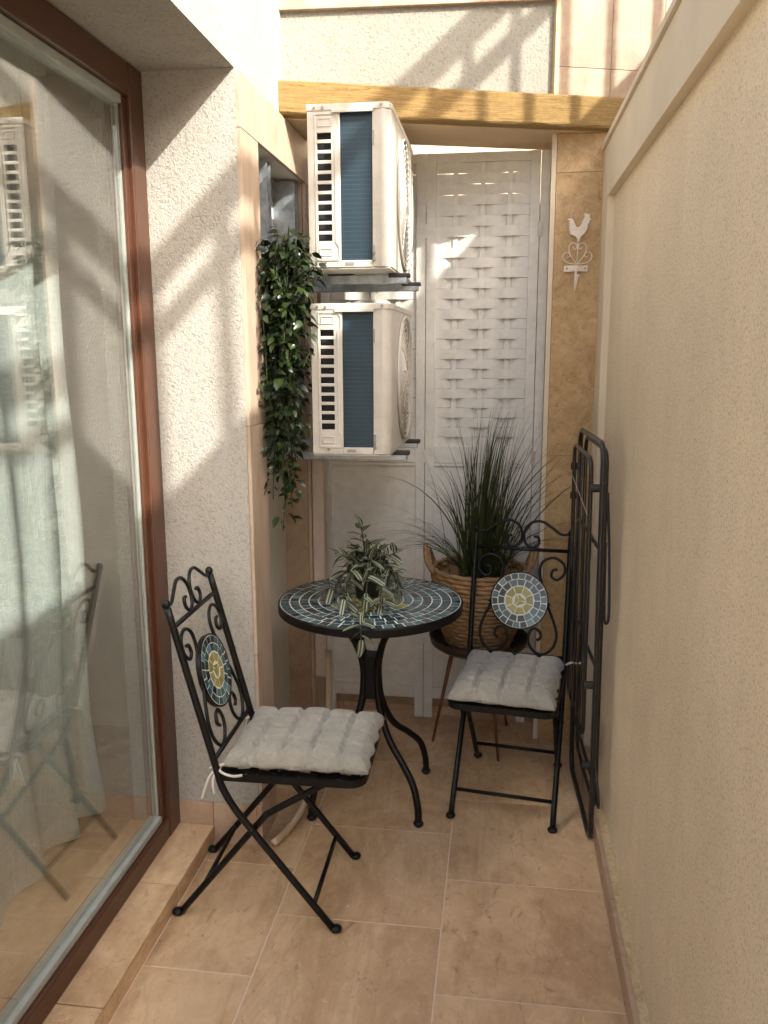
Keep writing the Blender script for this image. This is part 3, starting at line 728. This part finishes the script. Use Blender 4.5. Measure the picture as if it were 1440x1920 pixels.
HW = .165
def back_pt(u, z):          # a point in the leaning back's plane
    t = (z - .455) / (.875 - .455); return Vector((-.092 - .108 * t, u, z))
def chair(loc, rz, label):
    c = thing('folding_chair', label, 'chair', (*loc, 0), rz, group='mosaic folding chairs')
    P = lambda n, bm, mt='black_metal', sm=True, par=c: obj(n, bm, mt, par, smooth=sm, local=True)
    for s in (-1, 1):
        u = s * HW
        # back upright running on down into the front foot
        pts = [back_pt(u, .875), back_pt(u, .70), back_pt(u, .50), back_pt(u, .455), (-.078, u, .40), (-.050, u, .345), (.0, u, .277), (.217, u, .0)]
        leg = P('front_leg', tube(BM(), spline(pts, 5), .0095, 10))
        P('finial', ball(BM(), back_pt(u, .886), (.0115, .0115, .013)), par=leg)
        P('foot_cap', ball(BM(), (.219, u, .009), (.0165, .0165, .0095)), par=leg)
        v_ = s * (HW - .017)
        pts = [(.215, v_, .428), (.13, v_, .375), (.045, v_, .322), (.012, v_, .288), (-.22, v_, 0)]
        leg = P('rear_leg', tube(BM(), spline(pts, 5), .0090, 10))
        P('foot_cap', ball(BM(), (-.222, v_, .009), (.0165, .0165, .0095)), par=leg)
        P('pivot', tube(BM(), [(.0, u + s * .011, .278), (.0, v_ - s * .009, .278)], .006, 8))
    P('stretcher', tube(BM(), [(.160, -HW, .072), (.160, HW, .072)], .0065, 8))
    P('stretcher', tube(BM(), [(-.145, -HW + .017, .094), (-.145, HW - .017, .094)], .0065, 8))
    # back
    P('back_rail', tube(BM(), [back_pt(-HW, .825), back_pt(HW, .825)], .0065, 8))
    P('back_rail', tube(BM(), [back_pt(-HW, .470), back_pt(HW, .470)], .0065, 8))
    sc = [(830, 425), (806, 430), (800, 458), (832, 472), (868, 442), (862, 398), (808, 372), (752, 392), (736, 440), (756, 512), (788, 592), (826, 668), (843, 722), (830, 775), (785, 812), (735, 808), (700, 775), (692, 735), (716, 702), (750, 710), (760, 738), (740, 754)]
    cr = [(884, 262), (842, 264), (792, 236), (740, 210), (690, 212), (655, 236), (640, 272), (650, 312), (690, 331), (722, 312), (718, 282), (694, 280)]
    k = .00064
    for s in (-1, 1):
        P('scroll', tube(BM(), spline([back_pt(s * (x - 635) * k, .825 - (y - 340) * .000735) for x, y in sc], 4), .0050, 7))
        P('crest_scroll', tube(BM(), spline([back_pt(s * (x - 635) * k, .825 - (y - 340) * .000735) for x, y in cr], 4), .0050, 7))
        P('disc_pin', tube(BM(), [back_pt(s * .098, .648), back_pt(s * .088 + s * .018, .640)], .004, 6))
    # mosaic medallion in the back, facing the sitter
    n = (back_pt(0, .875) - back_pt(0, .455)).normalized().cross(Vector((0, 1, 0))); n = n if n.x > 0 else -n
    ctr = back_pt(0, .650) - n * .008
    zq = n; xq = Vector((0, 1, 0)); yq = zq.cross(xq)
    T = Matrix((xq, yq, zq)).transposed().to_4x4(); T.translation = ctr
    md = P('medallion', lathe(BM(), [(0, 0), (.100, 0), (.1015, .015), (.0985, .0158), (.0975, .0105), (0, .0105)], 40), sm=False)
    md.matrix_basis = T
    disc = P('medallion_grout', lathe(BM(), [(0, .0106), (.0965, .0106), (.0965, .0144), (0, .0144)], 40), 'grout_mosaic', False, md)
    mosaic(md, [(.0765, .0950, 22, [('t_dark', 5), ('t_teal', 1)]), (.0535, .0740, 15, [('t_dark', 3), ('t_teal', 3)]), (.026, .050, 8, [('t_yellow', 1)]), (.002, .0235, 3, [('t_yellow', 1)])], .0115, GAP=.0034)
    # seat frame and woven straps
    zt = .436; x0, x1, hw = -.085, .300, .170; rc = .045
    rim = []
    for cx, cy2, a0 in ((x1 - rc, hw - rc, 0), (x0 + .015, hw - .015, 90), (x0 + .015, -hw + .015, 180), (x1 - rc, -hw + rc, 270)):
        q = rc if cx > 0 else .015
        for i in range(6): a = R(a0 + 90 * i / 5); rim.append((cx + q * math.cos(a), cy2 + q * math.sin(a)))
    bm = BM(); o_, i_ = [], []
    nR = len(rim)
    for zz in (zt - .020, zt):
        o_.append([bm.verts.new((x, y, zz)) for x, y in rim]); i_.append([bm.verts.new((.107 + (x - .107) * .965, y * .965, zz)) for x, y in rim])
    for i in range(nR):
        j = (i + 1) % nR
        bm.faces.new((o_[0][i], o_[0][j], o_[1][j], o_[1][i])); bm.faces.new((i_[0][j], i_[0][i], i_[1][i], i_[1][j]))
        bm.faces.new((o_[1][i], o_[1][j], i_[1][j], i_[1][i])); bm.faces.new((o_[0][j], o_[0][i], i_[0][i], i_[0][j]))
    P('seat_frame', bm, sm=False)
    nx_, ny_ = 7, 6
    xs = [x0 + .03 + (x1 - x0 - .06) * i / (nx_ - 1) for i in range(nx_)]; ysn = [-hw + .028 + (2 * hw - .056) * i / (ny_ - 1) for i in range(ny_)]
    def strap(n_, along, fixed, lo, hi, others, par):
        bm = BM(); L = []
        for i in range(33):
            t = lo + (hi - lo) * i / 32; off = 0
            for q, o2 in enumerate(others): off += (1 if (q + par) % 2 else -1) * .0028 * math.exp(-((t - o2) / .016) ** 2)
            row = []
            for du, dz in ((-.012, -.0009), (.012, -.0009), (.012, .0009), (-.012, .0009)):
                row.append(bm.verts.new((t, fixed + du, zt - .005 + off + dz) if along == 'x' else (fixed + du, t, zt - .005 + off + dz)))
            L.append(row)
        for a_, b_ in zip(L, L[1:]):
            for q in range(4): bm.faces.new((a_[q], a_[(q + 1) % 4], b_[(q + 1) % 4], b_[q]))
        P(n_, bm, sm=False)
    for q, yv in enumerate(ysn): strap('seat_strap', 'x', yv, x0 + .008, x1 - .008, xs, q)
    for q, xv in enumerate(xs): strap('seat_strap', 'y', xv, -hw + .008, hw - .008, ysn, q + 1)
    return c
def cushion(loc, rz, label, seed, tie_sides=(-1, 1), long_tie=None):
    rnd = random.Random(seed)
    c = thing('seat_cushion', label, 'cushion', (loc[0], loc[1], .437), rz, group='tufted chair cushions')
    nx_, ny_ = 75, 72; x0, x1, hw = -.078, .308, .166
    NCX, NCY = 5, 4
    amp = [[rnd.uniform(.8, 1.15) for _ in range(NCY)] for _ in range(NCX)]
    def hgt(u, v):
        e = min(u, 1 - u) * (x1 - x0); f = min(v, 1 - v) * 2 * hw
        d = min(e, f); edge = (1 - math.exp(-d / .016))
        cu, cv = u * NCX, v * NCY
        fu, fv = abs(cu - round(cu)), abs(cv - round(cv))
        iu, iv = min(NCX - 1, int(cu)), min(NCY - 1, int(cv))
        su = math.exp(-(fu / .085) ** 2) if 0 < round(cu) < NCX else 0
        sv = math.exp(-(fv / .085) ** 2) if 0 < round(cv) < NCY else 0
        dip = max(su * (.35 + .65 * math.exp(-(fv / .33) ** 2)), sv * (.35 + .65 * math.exp(-(fu / .33) ** 2)))
        if su and sv: dip = min(1, dip + .45 * su * sv)
        return .043 * edge * (1 - .55 * dip) * (.94 + .06 * amp[iu][iv]) + .0035 * math.sin(u * 9 + seed) * edge
    bm = BM(); top, bot = [], []
    for i in range(nx_ + 1):
        r1, r2_ = [], []
        for j in range(ny_ + 1):
            u, v = i / nx_, j / ny_
            # scalloped outline, corners pulled out a little
            px = x0 + (x1 - x0) * u; py = -hw + 2 * hw * v
            eu = (abs(u - .5) * 2) ** 8; ev = (abs(v - .5) * 2) ** 8
            py -= math.copysign(1, v - .5) * ev * .008 * (math.cos(u * NCX * 2 * math.pi) * .5 + .5 - 1.2 * eu)
            px -= math.copysign(1, u - .5) * eu * .008 * (math.cos(v * NCY * 2 * math.pi) * .5 + .5 - 1.2 * ev)
            h = hgt(u, v); b = .012 * (1 - math.exp(-min(min(u, 1 - u), min(v, 1 - v)) / .03))
            r1.append(bm.verts.new((px, py, .0155 + h))); r2_.append(bm.verts.new((px, py, .0150 - b)) if 0 < i < nx_ and 0 < j < ny_ else r1[-1])
        top.append(r1); bot.append(r2_)
    for i in range(nx_):
        for j in range(ny_):
            bm.faces.new((top[i][j], top[i + 1][j], top[i + 1][j + 1], top[i][j + 1]))
            q = [bot[i][j], bot[i][j + 1], bot[i + 1][j + 1], bot[i + 1][j]]
            if len(set(q)) == 4 and not all(a in top[i] + top[i + 1] for a in q): bm.faces.new(q)
    body = obj('cushion_body', bm, 'cushion', c, smooth=True, local=True)
    for s in tie_sides:
        y = s * (hw - .006)
        for pts in ([(-.070, y, .018), (-.092, y + s * .012, .016), (-.110, y + s * .006, .006), (-.102, y - s * .010, .002), (-.085, y, .012)],
                    [(-.088, y + s * .004, .012), (-.108, y + s * .018, -.012), (-.120, y + s * .024, -.045), (-.128, y + s * .026, -.070)],
                    [(-.088, y + s * .004, .012), (-.075, y + s * .020, .004), (-.045, y + s * .022, -.004), (-.02, y + s * .018, -.002)],
                    [(-.086, y + s * .004, .012), (-.098, y + s * .020, -.018), (-.095, y + s * .026, -.055)]):
            obj('tie_cord', tube(BM(), spline(pts, 5), .0036, 6), 'tie', c, smooth=True, local=True)
    if long_tie:
        obj('tie_cord', tube(BM(), spline(long_tie, 5), .0036, 6), 'tie', c, smooth=True, local=True)
    return c
chair((-.620, 2.110), R(0.6), 'black iron folding chair with mosaic medallion, standing before the glass door')
cushion((-.620, 2.118), R(0.6), 'pale grey tufted cushion on the chair by the glass door', 3, (-1, 1))
chair((.062, 2.737), R(-98), 'black iron folding chair with mosaic medallion, in front of the wicker basket')
cushion((.062, 2.737), R(-98), 'pale grey tufted cushion on the chair by the wicker basket', 8, (), [(-.07, .172, .02), (-.09, .19, .022), (-.10, .215, .018), (-.115, .24, .035)])

# ================================================================== mosaic bistro table
TC = (-.410, 2.650)
tb = thing('bistro_table', 'round bistro table with teal and yellow mosaic top on black iron legs', 'table', (*TC, 0))
P = lambda n, bm, mt='black_metal', sm=True, par=tb: obj(n, bm, mt, par, smooth=sm, local=True)
top = P('table_top', lathe(BM(), [(0, .672), (.298, .672), (.304, .676), (.305, .699), (.302, .7032), (.2985, .7032), (.2980, .698), (0, .698)], 72), sm=False)
P('grout_bed', lathe(BM(), [(.001, .6982), (.2978, .6982), (.2978, .7021), (.001, .7021)], 72), 'grout_mosaic', False, top)
rings = []; r1 = .2955; i = 0
pal = [[('t_dark', 6), ('t_teal', 1)], [('t_dark', 6), ('t_teal', 1)], [('t_dark', 5), ('t_teal', 1)], [('t_dark', 4), ('t_teal', 2)], [('t_teal', 3), ('t_dark', 2)], [('t_teal', 3), ('t_yellow', 2), ('t_dark', 1)], [('t_yellow', 3), ('t_teal', 1)], [('t_yellow', 1)], [('t_yellow', 1)]]
while r1 > .03:
    r0 = r1 - .0275; n = max(3, int(2 * math.pi * (r0 + r1) / 2 / .0325))
    rings.append((max(.003, r0), r1, n, pal[min(i, 8)])); r1 = r0 - .0038; i += 1
mosaic(top, rings, .6992)
for k in range(4):
    a = R(45 + 90 * k + 1); d = Vector((math.cos(a), math.sin(a), 0))
    prof = [(.135, .672), (.112, .635), (.068, .575), (.038, .50), (.032, .43), (.046, .34), (.095, .245), (.165, .185), (.220, .130), (.245, .06), (.248, .0)]
    lg = P('leg', tube(BM(), spline([d * r + Vector((0, 0, z)) for r, z in prof], 6), .0115, 10))
    P('foot_cap', ball(BM(), d * .248 + Vector((0, 0, .010)), (.0175, .0175, .0105)), par=lg)
P('column_plate', abox(BM(), (-.030, -.030, .365), (.030, .030, .515)), sm=False)

# ================================================================== striped trailing plant on the table
def leaf_mesh(name, L, Wd, mat, fold=.25, droop=.25, n=6):
    bm = BM(); rows = []
    for i in range(n + 1):
        t = i / n; w = Wd * math.sin(math.pi * min(1, t ** .8)) ** .9 * .5; z = -droop * L * t * t
        if i in (0, n): rows.append([bm.verts.new((L * t, 0, z))])
        else: rows.append([bm.verts.new((L * t, -w, z + fold * w)), bm.verts.new((L * t, 0, z)), bm.verts.new((L * t, w, z + fold * w))])
    for a, b in zip(rows, rows[1:]):
        if len(a) == 1: bm.faces.new((a[0], b[1], b[0])); bm.faces.new((a[0], b[2], b[1]))
        elif len(b) == 1: bm.faces.new((a[0], a[1], b[0])); bm.faces.new((a[1], a[2], b[0]))
        else: bm.faces.new((a[0], a[1], b[1], b[0])); bm.faces.new((a[1], a[2], b[2], b[1]))
    me = bpy.data.meshes.new(name); bm.to_mesh(me); bm.free(); me.materials.append(M[mat])
    for p in me.polygons: p.use_smooth = True
    return me
def frame_from(d, rollang, up_=Vector((0, 0, 1))):
    d = d.normalized(); y = up_.cross(d)
    if y.length < 1e-3: y = Vector((0, 1, 0))
    y.normalize(); z = d.cross(y)
    return Matrix((d, y, z)).transposed().to_4x4() @ Matrix.Rotation(rollang, 4, 'X')
PP = Vector((-.425, 2.675, .7030))
pl = thing('striped_plant', 'small potted plant with cream-striped trailing leaves on the mosaic table', 'plant', PP)
obj('pot', lathe(BM(), [(0, 0), (.036, 0), (.046, .07), (.049, .072), (.049, .082), (.044, .082), (.042, .07), (0, .068)], 28), 'black_rubber', pl, smooth=True, local=True)
obj('soil', lathe(BM(), [(0, .074), (.043, .0725)], 24), 'soil', pl, local=True)
LM = [leaf_mesh('leaf', .066, .033, 'striped', .22, .22), leaf_mesh('leaf', .056, .030, 'striped', .30, .40), leaf_mesh('leaf', .074, .034, 'striped', .15, .35)]
rp = random.Random(5)
stems = [((-.12, .0, 1), .165), ((.45, -.15, .8), .10), ((-.45, .1, .8), .11), ((.8, .2, .6), .12), ((-.7, -.3, .6), .12), ((.2, -.7, .6), .11), ((-.1, .6, .7), .10)]
trail = [[(0, 0, .08), (-.03, -.02, .12), (-.07, -.04, .09), (-.105, -.05, .035), (-.125, -.06, .012)], [(0, 0, .08), (.04, -.05, .12), (.06, -.10, .09), (.065, -.14, .03), (.068, -.17, .010)],
         [(0, 0, .08), (.02, -.09, .12), (.025, -.18, .07), (.03, -.26, .012), (.033, -.325, .012), (.036, -.348, -.035)], [(0, 0, .08), (.06, -.02, .12), (.095, -.03, .08), (.11, -.04, .03)],
         [(0, 0, .08), (-.03, -.08, .12), (-.04, -.15, .07), (-.045, -.19, .02)], [(0, 0, .08), (.05, .04, .12), (.08, .05, .08), (.10, .06, .03)], [(0, 0, .08), (-.04, .04, .12), (-.07, .05, .07), (-.085, .06, .02)]]
paths = []
for d, L in stems:
    d = Vector(d).normalized(); paths.append(spline([Vector((0, 0, .07)), Vector((0, 0, .07)) + d * L * .5 + Vector((0, 0, .02)), Vector((0, 0, .07)) + d * L + Vector((0, 0, .01))], 6))
for t in trail: paths.append(spline(t, 5))
for q, pth in enumerate(paths):
    obj('stem', tube(BM(), pth, .0022, 6), 'stem', pl, smooth=True, local=True)
    n = 13 if q < len(stems) else 14
    for k in range(n):
        f = .22 + .78 * k / (n - 1); idx = min(len(pth) - 2, int(f * (len(pth) - 1))); p = pth[idx]; tan = (pth[idx + 1] - pth[idx]).normalized()
        sd = tan.orthogonal().normalized(); sd.rotate(Matrix.Rotation(k * 2.4 + rp.uniform(-.5, .5), 3, tan))
        d = (tan * rp.uniform(.3, .7) + sd * .9 + Vector((0, 0, rp.uniform(-.05, .35))))
        if k == n - 1: d = tan + Vector((0, 0, .15))
        mm = Matrix.Translation(p) @ frame_from(d, rp.uniform(-.5, .5)) @ Matrix.Scale(rp.uniform(.6, 1.05), 4)
        tip = mm @ Vector((.055, 0, -.01))
        if tip.z < .004 and (Vector((PP.x + tip.x - TC[0], PP.y + tip.y - TC[1])).length < .305): mm = Matrix.Translation((0, 0, .006 - tip.z)) @ mm
        inst(LM[rp.randrange(3)], 'leaf', pl, mat4=mm)

# ================================================================== side table, basket and grass
SBC = (-.063, 3.115)
sd = thing('side_table', 'small round dark brown tray table under the wicker basket', 'side table', (*SBC, 0))
obj('tray', lathe(BM(), [(0, .398), (.150, .398), (.176, .412), (.186, .437), (.190, .437), (.183, .409), (.155, .390), (0, .390)], 48), 'brown_table', sd, smooth=True, local=True)
for fx, fy in ((-.234, 3.085), (.022, 2.955), (.055, 3.27)):
    f = Vector((fx - SBC[0], fy - SBC[1], 0)); t = f * .55 + Vector((0, 0, .394))
    obj('leg', tube(BM(), [t, t.lerp(f, .5), f], lambda q: .0095 - .0045 * q, 10), 'leg_wood', sd, smooth=True, local=True)
bk = thing('wicker_basket', 'round brown wicker basket with loop handles on the side table', 'basket', (*SBC, .399))
nr = 19
def strand(ph):
    bm = BM(); n = 72; pts = []
    for i in range(n):
        a = 2 * math.pi * i / n; rr = 1 + .022 * math.sin(18 * a + ph); pts.append((rr * math.cos(a), rr * math.sin(a), .012 * math.sin(18 * a + ph + 1.0)))
    tube(bm, pts, .052, 6, closed=True)
    me = bpy.data.meshes.new('wicker_strand'); bmesh.ops.recalc_face_normals(bm, faces=bm.faces); bm.to_mesh(me); bm.free(); me.materials.append(M['wicker'])
    for p in me.polygons: p.use_smooth = True
    return me
S0, S1 = strand(0), strand(math.pi)
for k in range(nr):
    t = k / (nr - 1); rad = .118 + .056 * math.sin(t * 1.75) ** .9; z = .010 + .292 * t
    inst((S0, S1)[k % 2], 'wicker_strand', bk, loc=(0, 0, z), rot=(0, 0, random.uniform(-.03, .03)), scale=(rad, rad, .175))
obj('lining', lathe(BM(), [(0, .006), (.112, .006), (.160, .15), (.166, .27), (.160, .27), (.155, .15), (.1, .02), (0, .02)], 40), 'wicker', bk, smooth=True, local=True)
obj('soil', lathe(BM(), [(0, .245), (.160, .238)], 30), 'soil', bk, local=True)
for s in (-1, 1):
    for off in (0, .011):
        pts = spline([(s * .168, -.055, .285), (s * (.186 + off), -.05, .335), (s * (.195 + off), 0, .372 + off), (s * (.186 + off), .05, .335), (s * .168, .055, .285)], 6)
        obj('handle', tube(BM(), pts, .0085, 7), 'wicker', bk, smooth=True, local=True)
gp = thing('grass_plant', 'tall artificial grass plant rising from the wicker basket', 'plant', (SBC[0], SBC[1] - .02, .645))
rg = random.Random(11)
bm = BM()
def blade(base, d, L, w, droop):
    n = 10; d = Vector(d).normalized(); side = d.cross(Vector((rg.uniform(-1, 1), rg.uniform(-1, 1), .2))).normalized()
    p = Vector(base); prev = None; dirv = d.copy(); step = L / n
    horiz = Vector((d.x, d.y, 0)); horiz = horiz.normalized() if horiz.length > 1e-3 else Vector((1, 0, 0))
    for i in range(n + 1):
        ww = w * (1 - (i / n) ** 1.6) + .0002
        a = bm.verts.new(p - side * ww); b = bm.verts.new(p + side * ww)
        if prev: bm.faces.new((prev[0], prev[1], b, a))
        prev = (a, b)
        dirv = (dirv + (horiz * .55 - Vector((0, 0, 1))) * droop * (i / n) * .32).normalized(); p = p + dirv * step
for k in range(250):
    a = rg.uniform(0, 6.283); rr = abs(rg.gauss(0, .045)); lean = abs(rg.gauss(.10, .15))
    L = rg.uniform(.34, .70) * (1 - .18 * min(1, lean))
    dx, dy = math.cos(a), math.sin(a)
    if dy > .35: lean *= .35
    blade((rr * dx, rr * dy, 0), (dx * lean + .04, dy * lean, 1), L, rg.uniform(.0018, .0042), rg.uniform(.1, .9) * (.4 + lean * 2))
for k in range(55):
    a = rg.uniform(2.4, 4.2) if k % 3 else rg.uniform(-.9, .6); dx, dy = math.cos(a), math.sin(a)
    blade((.03 * dx, .03 * dy, 0), (dx * .75, dy * .45, 1), rg.uniform(.35, .62), rg.uniform(.0008, .0014), rg.uniform(.8, 1.8))
go = obj('blades', bm, 'grass', gp, local=True); go['kind'] = 'stuff'

# ================================================================== hanging ivy
iv = thing('hanging_ivy', 'dark green artificial ivy hanging in front of the metal rails', 'ivy', (-.66, 2.52, 1.9))
IL = [leaf_mesh('leaf', .030, .017, 'ivy', .3, .25, 4), leaf_mesh('leaf', .024, .013, 'ivy', .2, .4, 4), leaf_mesh('leaf', .037, .020, 'ivy', .35, .3, 4)]
ri = random.Random(21)
fol = BM()
vines = []
for k in range(13):
    x = ri.uniform(-.725, -.56); y = ri.uniform(2.44, 2.60)
    top_z = 1.84 - abs(ri.gauss(0, .03)) - max(0, (-.66 - x)) * 1.2; L = ri.uniform(.30, .62)
    vines.append((x, y, top_z, L))
vines += [(-.55, 2.455, 1.765, .10), (-.535, 2.44, 1.745, .08), (-.57, 2.46, 1.79, .22), (-.585, 2.45, 1.80, .34), (-.70, 2.50, 1.83, .30), (-.62, 2.5, 1.865, .3), (-.655, 2.47, 1.80, .83), (-.64, 2.49, 1.78, .74), (-.675, 2.5, 1.78, .72), (-.62, 2.47, 1.78, .70), (-.66, 2.52, 1.75, .66), (-.60, 2.46, 1.70, .56), (-.69, 2.46, 1.74, .60), (-.64, 2.45, 1.72, .62)]
cnt = 0
cand = []
for (x, y, z, L) in vines:
    pts = [Vector((x + ri.uniform(-.03, .03), y + .06, z - .03)), Vector((x, y, z))]
    xx, yy = x, y
    nseg = 7
    for i in range(1, nseg + 1):
        xx += ri.uniform(-.018, .018) + (-.645 - xx) * .07; yy += ri.uniform(-.012, .012); yy = max(2.40, min(2.60, yy))
        if yy > 2.49: xx = min(xx, -.575)
        pts.append(Vector((xx, yy, z - L * i / nseg)))
    sp = spline(pts, 6)
    obj('stem', tube(BM(), sp, .0018, 5), 'stem', iv, smooth=True)
    n = int(L * 92) + 10
    for k in range(n):
        f = k / n; idx = min(len(sp) - 2, int(f * (len(sp) - 1))); p = sp[idx]
        a = ri.uniform(0, 6.283); d = Vector((math.cos(a), math.sin(a) - .35, ri.uniform(-.9, .25)))
        sub = ri.uniform(.003, .034)
        q = p + Vector((d.x, d.y, d.z * .5)) * sub
        if q.y > 2.495 and q.x > -.572: q.x = -.572 - ri.random() * .03
        mm = Matrix.Translation(q) @ frame_from(d, ri.uniform(-.9, .9)) @ Matrix.Scale(ri.uniform(.55, 1.35), 4)
        cand.append((q.y + ri.uniform(0, .05), mm, ri.randrange(3)))
cand.sort(key=lambda c: c[0])
for i, (_, mm, li) in enumerate(cand):
    if i < 290:
        inst(IL[li], 'leaf', iv, mat4=Matrix.Translation(-Vector(iv.location)) @ mm)
    else:
        me = IL[li]; v0 = [fol.verts.new(mm @ v_.co) for v_ in me.vertices]
        for p in me.polygons: fol.faces.new([v0[q] for q in p.vertices])
fo = obj('foliage', fol, 'ivy', iv, smooth=True); fo['kind'] = 'stuff'

# ================================================================== rooster hook on the pier
rx, ry, rz_ = .2565, 3.150, 1.978
rk = thing('rooster_hook', 'white metal rooster wall hook on the travertine pier', 'wall hook', (rx, 3.158, 1.72))
kk = .00021
def RP(x, y, d=0): return Vector((rx + (x - 730) * kk, ry - d, rz_ - (y - 349) * kk))
ol = [(755, 795), (762, 750), (785, 705), (840, 662), (875, 600), (885, 545), (880, 515), (908, 500), (903, 476), (915, 462), (936, 445), (915, 425), (905, 400), (910, 352), (882, 366), (852, 350), (815, 354), (826, 400), (800, 450), (775, 520), (745, 560), (705, 566), (680, 530), (655, 470), (625, 428), (585, 418), (540, 450), (600, 458), (552, 492), (606, 492), (546, 522), (604, 520), (545, 556), (602, 550), (552, 592), (606, 586), (560, 628), (610, 622), (575, 662), (616, 652), (585, 698), (626, 682), (690, 712), (716, 745), (720, 795)]
bm = BM(); f = bm.faces.new([bm.verts.new(RP(x, y)) for x, y in ol])
ex = bmesh.ops.extrude_face_region(bm, geom=[f]); bmesh.ops.translate(bm, verts=[e for e in ex['geom'] if isinstance(e, bmesh.types.BMVert)], vec=(0, -.004, 0))
bmesh.ops.triangulate(bm, faces=bm.faces); obj('rooster', bm, 'rooster', rk)
half = [[(735, 1160), (850, 1000), (870, 920), (860, 850), (815, 818), (760, 830), (742, 870), (760, 915), (790, 912), (800, 880)],
        [(735, 1160), (850, 1145), (930, 1110), (968, 1050), (960, 1000), (920, 970), (870, 978), (848, 1005), (862, 1040), (905, 1045)]]
for pth in half:
    for s in (1, -1):
        obj('scroll', tube(BM(), spline([RP(730 + s * (x - 730), y, .003) for x, y in pth], 4), .0017, 6), 'rooster', rk, smooth=True)
obj('stem', tube(BM(), [RP(735, 780, .002), RP(732, 960, .002), RP(732, 1180, .002)], .0022, 6), 'rooster', rk, smooth=True)
bm = BM(); n = 12; L = []
for i in range(n + 1):
    x = 515 + 395 * i / n; d = -.004 + .010 * math.exp(-((x - 712) / 90) ** 2)
    L.append([bm.verts.new(RP(x, yy, d + e)) for yy, e in ((1180, 0), (1180, .003), (1278, .003), (1278, 0))])
for a, b in zip(L, L[1:]):
    for q in range(4): bm.faces.new((a[q], a[(q + 1) % 4], b[(q + 1) % 4], b[q]))
bm.faces.new(L[0]); bm.faces.new(L[-1][::-1])
obj('bracket_plate', bm, 'rooster', rk)
for x in (565, 865):
    bm = BM(); ball(bm, RP(x, 1225, .000), (.0035, .002, .0035), 10); obj('screw', bm, 'screw', rk, smooth=True)
obj('hook', tube(BM(), spline([RP(715, 1200, .010), RP(714, 1290, .014), RP(712, 1420, .020), RP(706, 1540, .022), RP(700, 1610, .024)], 4), lambda t: .0022 + .0030 * math.sin(math.pi * min(1, t * 1.15)) , 8), 'rooster', rk, smooth=True)
obj('hook_tip', tube(BM(), spline([RP(706, 1600, .024), RP(716, 1500, .036), RP(736, 1375, .040)], 5), .0026, 7), 'rooster', rk, smooth=True)
obj('hook_ball', ball(BM(), RP(738, 1362, .040), .0055), 'rooster', rk, smooth=True)

# ================================================================== folded metal rack against the right wall
rk2 = thing('folded_rack', 'dark folded metal drying rack leaning against the beige wall', 'rack', (.29, 2.7, 0))
def rrect(y0, y1, z0, z1, rc, xf, n=6):
    pts = []
    for cy2, cz2, a0 in ((y1 - rc, z1 - rc, 0), (y0 + rc, z1 - rc, 90), (y0 + rc, z0 + rc, 180), (y1 - rc, z0 + rc, 270)):
        for i in range(n + 1):
            a = R(a0 + 90 * i / n); yy = cy2 + rc * math.cos(a); zz = cz2 + rc * math.sin(a); pts.append(Vector((xf(yy, zz), yy, zz)))
    return pts
# the frame's plane: its foot stands further out than its top, far side further out
xa = lambda off: (lambda yy, zz: .293 - off - .040 * (yy - 2.45) + .014 * (1 - zz / 1.2))
T_ = lambda n, pts, r, closed=False, mt='rack_metal', par=rk2: obj(n, tube(BM(), pts, r, 8, closed=closed), mt, par, smooth=True)
fa = T_('outer_frame', rrect(2.438, 2.93, .012, 1.248, .05, xa(.0)), .0082, True)
T_('inner_frame', rrect(2.50, 2.885, .33, 1.20, .04, xa(.024)), .0065, True)
T_('leg_frame', rrect(2.475, 2.91, .10, 1.225, .045, xa(-.016)), .0062, True)
for k in range(4):
    yy = 2.56 + k * .085; f = xa(.024); x_ = f(yy, .7); obj('slat', abox(BM(), (x_ - .0015, yy - .014, .335), (x_ + .0015, yy + .014, 1.195)), 'rack_metal', rk2)
for k in range(3):
    zz = .22 + k * .36; f = xa(.0); T_('cross_bar', [Vector((f(2.455, zz), 2.455, zz)), Vector((f(2.925, zz), 2.925, zz))], .0055)
for yy, zz in ((2.455, 1.12), (2.925, 1.12), (2.455, .52), (2.455, .26), (2.92, 1.02)):
    f = xa(.012); bm = BM(); bmesh.ops.create_cone(bm, cap_ends=True, segments=14, radius1=.012, radius2=.012, depth=.036, matrix=Matrix.Translation((f(yy, zz), yy, zz)) @ Matrix.Rotation(R(90), 4, 'Y'))
    obj('pivot', bm, 'black_rubber', rk2)
f = xa(-.03); T_('wire_loop', spline([Vector((.318, 2.50, 1.10)), Vector((.326, 2.46, .90)), Vector((.328, 2.43, .76)), Vector((.326, 2.445, .72)), Vector((.320, 2.47, .74)), Vector((.318, 2.50, .95))], 5), .004, mt='black_rubber')
T_('foot_loop', spline([Vector((.300, 2.46, .16)), Vector((.318, 2.45, .155)), Vector((.322, 2.40, .15)), Vector((.318, 2.395, .20)), Vector((.312, 2.44, .26))], 5), .004)
f = xa(.03); T_('string', [Vector((f(2.92, 1.10), 2.92, 1.10)), Vector((f(2.5, 1.03), 2.50, 1.03))], .0012, mt='tie')
bpy.context.view_layer.update()
